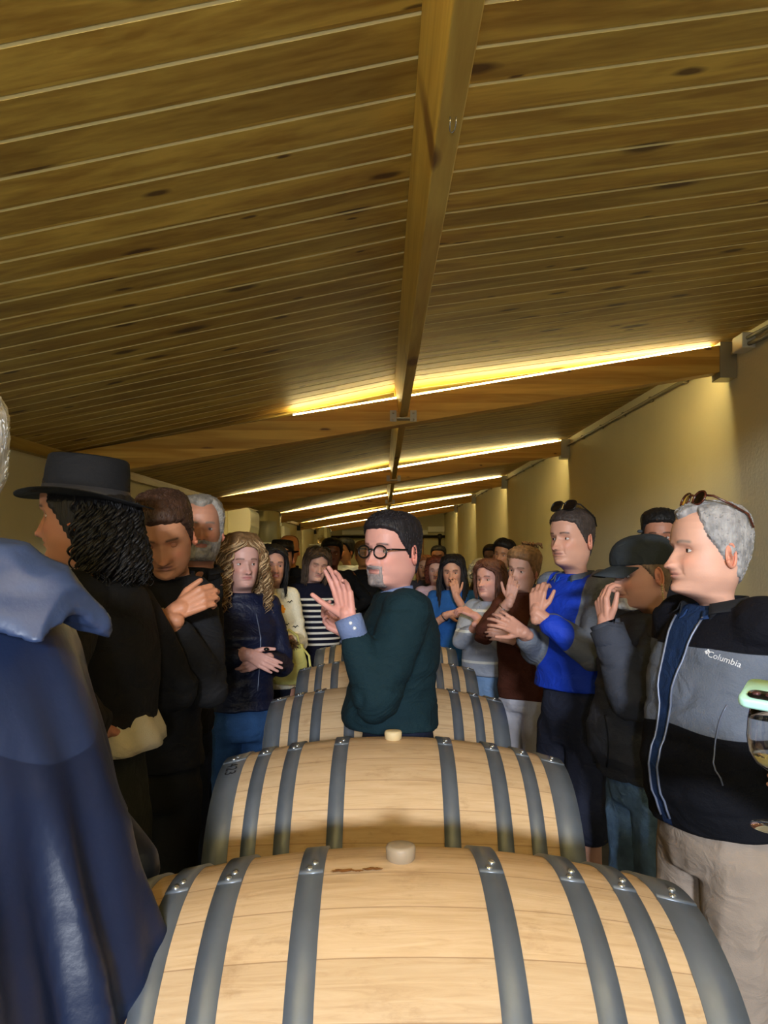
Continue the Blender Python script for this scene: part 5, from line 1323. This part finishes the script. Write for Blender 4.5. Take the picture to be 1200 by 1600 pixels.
# curly-haired woman in navy
M_navy = add_folds(mat('navy_leather_jacket', srgb(20, 26, 52), .5, bump=.3, bscale=90, spec=.4))
M_jean2 = cloth('blue_jeans', (48, 84, 132), bump=.4, bscale=200, var=.2)
p = Person('person with long blond curls in a navy jacket and jeans, hands clasped', 378, 882, 3.45, 200, hyaw=6, w=.80, d=1.0, skin=(220, 176, 164), hp=dict(jaw=-.1, gaze=-.3, gazev=.1), s=.97)
p.add_head(brow=(110, 78, 60), lip=(180, 104, 104)); p.hair_long((128, 96, 62), L=.21, curl=(.016, 15), n=360, th=.028, seed=61, open_=50, flare=.025, col2=(196, 164, 122))
p.arms(R=p.px(388, 1022, 3.26), L=p.px(412, 1030, 3.28), hr=dict(d=p.ldir((.8, -.3, -.35)), n=p.ldir((.2, .9, -.2)), curl=.22), hl=dict(d=p.ldir((-.75, -.1, -.25)), n=p.ldir((0, .9, .2)), curl=.4), hintR=p.ldir((-.8, 0, -1)), hintL=p.ldir((.25, .2, -1)))
p.finish_body(.0028); p.top('navy_jacket', M_navy, hem=.545, fit=.008, sl=(.066, .056, .044), bust=.02, seed=107, open_=.02, slen=(.96, .96), wr=.006); p.collar(M_navy, h=.035, r=.078, fold=True, open_=.7)
line_(p, 'zip', on_front(p, [(-.05-.01*math.sin(t*3), p.H*(.60+.20*t)) for t in np.linspace(0, 1, 14)], .002), .0025, M_zip)
p.legs(M_jean2, name='jeans', top=.57, leg=(.098, .068, .055), label='blue jeans')
S, E, W = p.A[0]; g = G(); q_ = W+(W-E)/np.linalg.norm(W-E)*.09; ellipsoid(g, q_, (.012, .012, .008), 12, 8); new_obj('dark_ring', g, M_black, p.root)

# woman in cream cardigan
M_cream = cloth('cream_knit', (226, 220, 200), bump=.5, bscale=120)
p = Person('smiling person with black hair in cream cardigan with an orange flower', 425, 886, 4.60, 200, hyaw=2, pitch=-4, w=.74, d=.95, skin=(212, 164, 144), hp=dict(smile=1, gaze=-.3), s=.96)
p.add_head(brow=(30, 20, 20), lip=(190, 70, 84)); p.hair_long((18, 14, 17), L=.19, n=220, th=.022, seed=67, open_=54)
g = G(); ellipsoid(g, p.hx([[0, .089, -.0625]])[0], (.014, .006, .0035), 12, 6); new_obj('teeth', g, M_btn, p.root)
p.arms(R=p.px(436, 1010, 4.40), L=p.px(452, 1004, 4.36), hr=dict(d=p.ldir((.4, 0, -.8)), curl=.6), hl=dict(d=p.ldir((-.2, 0, -.9)), curl=.7), hintR=p.ldir((-.6, .2, -1)), hintL=p.ldir((.2, .2, -1)))
p.finish_body(); p.top('cardigan', M_cream, hem=.50, fit=.012, sl=(.072, .062, .050), bust=.015, seed=109, open_=.02, slen=(.9, .9)); p.collar(M_cream, h=.04, r=.082, fold=True, open_=.6)
def flower(p, px_, py_, m, n=7, r=.022):
    polys = []
    for k in range(n):
        a_ = 2*math.pi*k/n; c = (math.cos(a_)*r, math.sin(a_)*r); polys.append([(c[0]+math.cos(b_)*r*.48, c[1]+math.sin(b_)*r*.48) for b_ in np.linspace(0, 2*math.pi, 9)[:-1]])
    polys.append([(math.cos(b_)*r*.7, math.sin(b_)*r*.7) for b_ in np.linspace(0, 2*math.pi, 11)[:-1]])
    decal_text(p, None, .02, px_, py_, m, name='orange_flower', extra=polys, lift=.004)
flower(p, 438, 952, mat('orange_yarn', srgb(232, 150, 30), .8))
for (a_, b_, sc) in ((452, 941, 1), (448, 976, .8), (461, 980, 1)):
    decal_text(p, None, .02, a_, b_, M_black, name='black_stitching', lift=.004, extra=[[(-.022*sc, -.004), (-.008*sc, .008), (0, .002), (.014*sc, .012), (.024*sc, .002), (.012*sc, .005), (.002, -.006), (-.010*sc, .001)]])
p.legs(M_navyt)
# yellow bag
M_yel = cloth('pale_yellow_leather', (206, 200, 118), rough=.6, bump=.15, spec=.4)
bx, by, bz = at(452, 1068, 4.36)
t = thing('shoulder_bag', 'pale yellow slouchy bag held in front of the cream cardigan', 'bag', (bx, by, bz), math.radians(8))
g = G(); loft(g, [(.0, 0, 0, .085, .045), (.03, 0, 0, .100, .055), (.12, 0, 0, .098, .048), (.20, 0, 0, .085, .030), (.225, 0, 0, .078, .012)], 32, fold=lambda a_, z: .05*np.sin(a_*5+z*25))
new_obj('bag_body', g, M_yel, t)
for sx, dy in ((1, .02), (1, -.02)):
    g = G(); tube(g, [(-.06, dy, .20), (-.045, dy, .27), (0, dy*.6, .305), (.045, dy, .27), (.06, dy, .20)], .007, 8); new_obj('handle', g, M_yel, t)
g = G(); tube(g, [(.078, 0, .20), (.11, -.04, .16), (.125, -.05, .02), (.10, -.04, -.12), (.05, -.03, -.18)], .008, 8, flat=.5); new_obj('strap', g, M_yel, t)
g = G(); V = np.random.RandomState(3).normal(size=(60, 3)); V /= np.linalg.norm(V, axis=1)[:, None]
for v in V: tube(g, [np.array([.02, -.055, .23])+v*.012, np.array([.02, -.055, .23])+v*.04+[0, 0, -.005]], [.006, .001], 5)
new_obj('fur_charm', g, hair_mat((120, 92, 60)), t)

# behind them
p = Person('person in a black brimmed hat behind the cream cardigan', 441, 872, 5.8, 190, w=.95, skin=(196, 144, 108), hi=False, hp=dict(jaw=-.1))
p.add_head(brow=(28, 20, 18)); p.hair_short((20, 16, 16), 'short', th=.012, locks=30); hat(p, M_felt, M_blk, cr=.090, brim=.132, ch=.085, z0=.048, tilt=(4, -3))
p.arms(); p.finish_body(); p.top('jacket', M_blk, seed=111); p.legs(M_navyt)
p = Person('balding person in a black jacket with a pale badge, far back on the left', 451, 860, 6.3, 170, w=1.1, skin=(206, 140, 84), hi=False)
p.add_head(); p.hair_short((120, 84, 50), 'bald', th=.006, top=0, locks=0)
p.arms(); p.finish_body(); p.top('jacket', M_blk, seed=113, fit=.02); p.collar(M_blk, h=.05, r=.08, fold=False); p.legs(M_navyt)
c, nn_ = stick(p, 456, 884); g = G(); ellipsoid(g, c, (.012, .006, .012), 8, 6); new_obj('badge', g, M_btn, p.root)

# woman in the striped jumper
M_strp = add_folds(mat('navy_white_stripes', srgb(14, 16, 36), .9, bump=.3, bscale=200, masks=[('st', srgb(214, 212, 208))], spec=.2))
p = Person('person in a navy jumper with white stripes, eyes closed, sunglasses on brown hair', 495, 884, 5.57, 196, hyaw=4, pitch=8, roll=-8, w=.95, d=1.1, skin=(214, 172, 158), hp=dict(fat=.5), shut=True, s=.98)
p.add_head(brow=(84, 62, 50), lip=(170, 106, 102)); p.hair_long((70, 54, 42), L=.15, n=220, th=.022, seed=71, open_=56)
p.glasses(M_black, M_sun, r=.024, up=.085, back=-.03, tilt=28, thick=.003, label='sunglasses on the hair')
p.arms(); p.finish_body(); p.top('striped_jumper', M_strp, hem=.52, fit=.008, sl=(.066, .056, .044), belly=.012, bust=.02, masks={'st': stripes([p.H*(.60+.0235*k) for k in range(9)], .0075)}, seed=115)
p.legs(cloth('navy_slacks', (24, 28, 48)))
p = Person('dark-skinned person with short black hair in a black jacket, beyond the striped jumper', 519, 866, 7.0, 185, w=1, skin=(112, 68, 50), hi=False)
p.add_head(brow=(14, 10, 10), lip=(90, 50, 44)); p.hair_short((14, 12, 12), 'short', th=.022, top=.012, locks=30)
p.arms(); p.finish_body(); p.top('jacket', M_blk, seed=117, fit=.012); p.collar(cloth('white_collar', (206, 206, 200)), h=.04, r=.07); p.legs(M_navyt)
p = Person('person with dark tied-back hair in a white shirt, far back left of the speaker', 539, 861, 8.35, 140, w=1, skin=(196, 140, 96), hi=False)
p.add_head(); p.hair_short((18, 16, 18), 'short', th=.018, top=.01, locks=30)
g = G(); ellipsoid(g, p.hx([[0, -.125, .03]])[0], (.03, .035, .035), 14, 10); new_obj('hair_bun', g, hair_mat((18, 16, 18)), p.root)
p.arms(); p.finish_body(); p.top('white_shirt', cloth('white_linen', (214, 216, 214)), seed=119, fit=.014); p.legs(M_navyt)
p = Person('person in black at the far end, half hidden by the speaker', 569, 867, 7.6, 195, w=1, skin=(200, 148, 96), hi=False, off=(-.0, .03))
p.add_head(); p.hair_short((120, 84, 50), 'short', th=.016, locks=30)
p.arms(); p.finish_body(); p.top('black_shirt', M_blk, seed=121); p.legs(M_navyt)

# ================================================================== the person outside the frame holding phone and glass
p = Person('person mostly outside the right edge, hand holding the mint green phone', 1900, 870, .95, 92, w=1, skin=(224, 180, 166))
p.add_head(); p.hair_short((60, 44, 36), 'short', th=.014, locks=60)
p.arms(L=np.array(p.loc([.665, .985, 1.315])), R=np.array(p.loc([.70, 1.10, 1.22])), hl=dict(d=p.ldir((-1, -.05, .10)), n=p.ldir((0, .15, 1)), curls=[.35, .45, .55, .6], thumb=.6, s=1.0) if False else dict(d=p.ldir((-1, -.05, .12)), n=p.ldir((0, .15, 1)), curls=[.35, .45, .55, .6], thumb=.6), hr=dict(d=p.ldir((-1, -.15, .05)), n=p.ldir((0, -1, .1)), curl=.55), hintL=p.ldir((.4, -.3, -1)), hintR=p.ldir((.4, .3, -1)))
p.finish_body(.0026); p.top('jumper', cloth('grey_jumper', (70, 72, 78)), seed=123, slen=(.93, .93)); p.legs(M_navyt)
# phone
P0 = at(1150, 1091, 1.0); u = np.array([.80, -.58, -.09]); u /= np.linalg.norm(u); v = np.array([.054, .062, .020]); v /= np.linalg.norm(v); n = np.cross(u, v); n /= np.linalg.norm(n); v = np.cross(n, u)
def rrect(w_, h_, r_, k=7):
    o = []
    for (cx, cy, a0) in ((w_-r_, r_, -90), (w_-r_, h_-r_, 0), (r_, h_-r_, 90), (r_, r_, 180)):
        for i in range(k): a_ = math.radians(a0+90*i/(k-1)); o.append((cx+r_*math.cos(a_), cy+r_*math.sin(a_)))
    return o
def slab(g, outl, z0, z1, org):
    m_ = len(outl); V = []
    for (z, s_) in ((z0, .985), (z0+(z1-z0)*.25, 1), (z0+(z1-z0)*.75, 1), (z1, .985)):
        cx = sum(q[0] for q in outl)/m_; cy = sum(q[1] for q in outl)/m_
        for x, y_ in outl: V.append(org+u*(cx+(x-cx)*s_)+v*(cy+(y_-cy)*s_)+n*z)
    Fc = [(i*m_+k, i*m_+(k+1) % m_, (i+1)*m_+(k+1) % m_, (i+1)*m_+k) for i in range(3) for k in range(m_)]+[tuple(range(m_))[::-1], tuple(3*m_+k for k in range(m_))]
    g.add(V, Fc)
M_mint = mat('mint_case', srgb(190, 244, 230), .45); M_screen = mat('phone_camera_glass', srgb(14, 14, 16), .08)
t = thing('mobile_phone', 'phone in a mint green case held at the right edge of the picture', 'phone', tuple(P0))
sg = 1 if n[2] > 0 else -1
g = G(); slab(g, rrect(.150, .078, .014), 0, -.011*sg, np.zeros(3)); new_obj('phone_case', g, M_mint, t)
g = G(); slab(g, [(x+.010, y_+.008) for x, y_ in rrect(.055, .026, .010)], .0005*sg, .0022*sg, np.zeros(3)); new_obj('camera_window', g, M_screen, t)
for k in range(3):
    g = G(); ellipsoid(g, u*(.020+.016*k)+v*.021+n*.0024*sg, (.006, .006, .0035), 14, 8); new_obj('camera_lens', g, mat('lens_ring', srgb(90, 60, 62), .2, .5) if k == 0 else bpy.data.materials['lens_ring'], t)
# wine glass
gx, gy, gz = at(1214, 1206, 1.03)
t = thing('wine_glass', 'stemmed glass with a little white wine below the mint green phone', 'glass', (gx, gy, gz-.075))
g = G(); pr = [(.004, .072), (.012, .076), (.026, .086), (.035, .102), (.0375, .122), (.036, .145), (.031, .170), (.0302, .170), (.0352, .145), (.0367, .122), (.0342, .1025), (.0255, .087), (.012, .0775), (.001, .075)]
lathe(g, pr, 40, cap=False); new_obj('bowl', g, M_glass, t)
g = G(); lathe(g, [(.033, 0), (.033, .0015), (.010, .005), (.0042, .010), (.0036, .04), (.004, .073)], 30); new_obj('stem', g, M_glass, t)
g = G(); lathe(g, [(.001, .0765), (.012, .079), (.0245, .0885), (.030, .097), (.030, .0975), (.001, .0975)], 30, cap=False); new_obj('white_wine', g, M_wine, t)
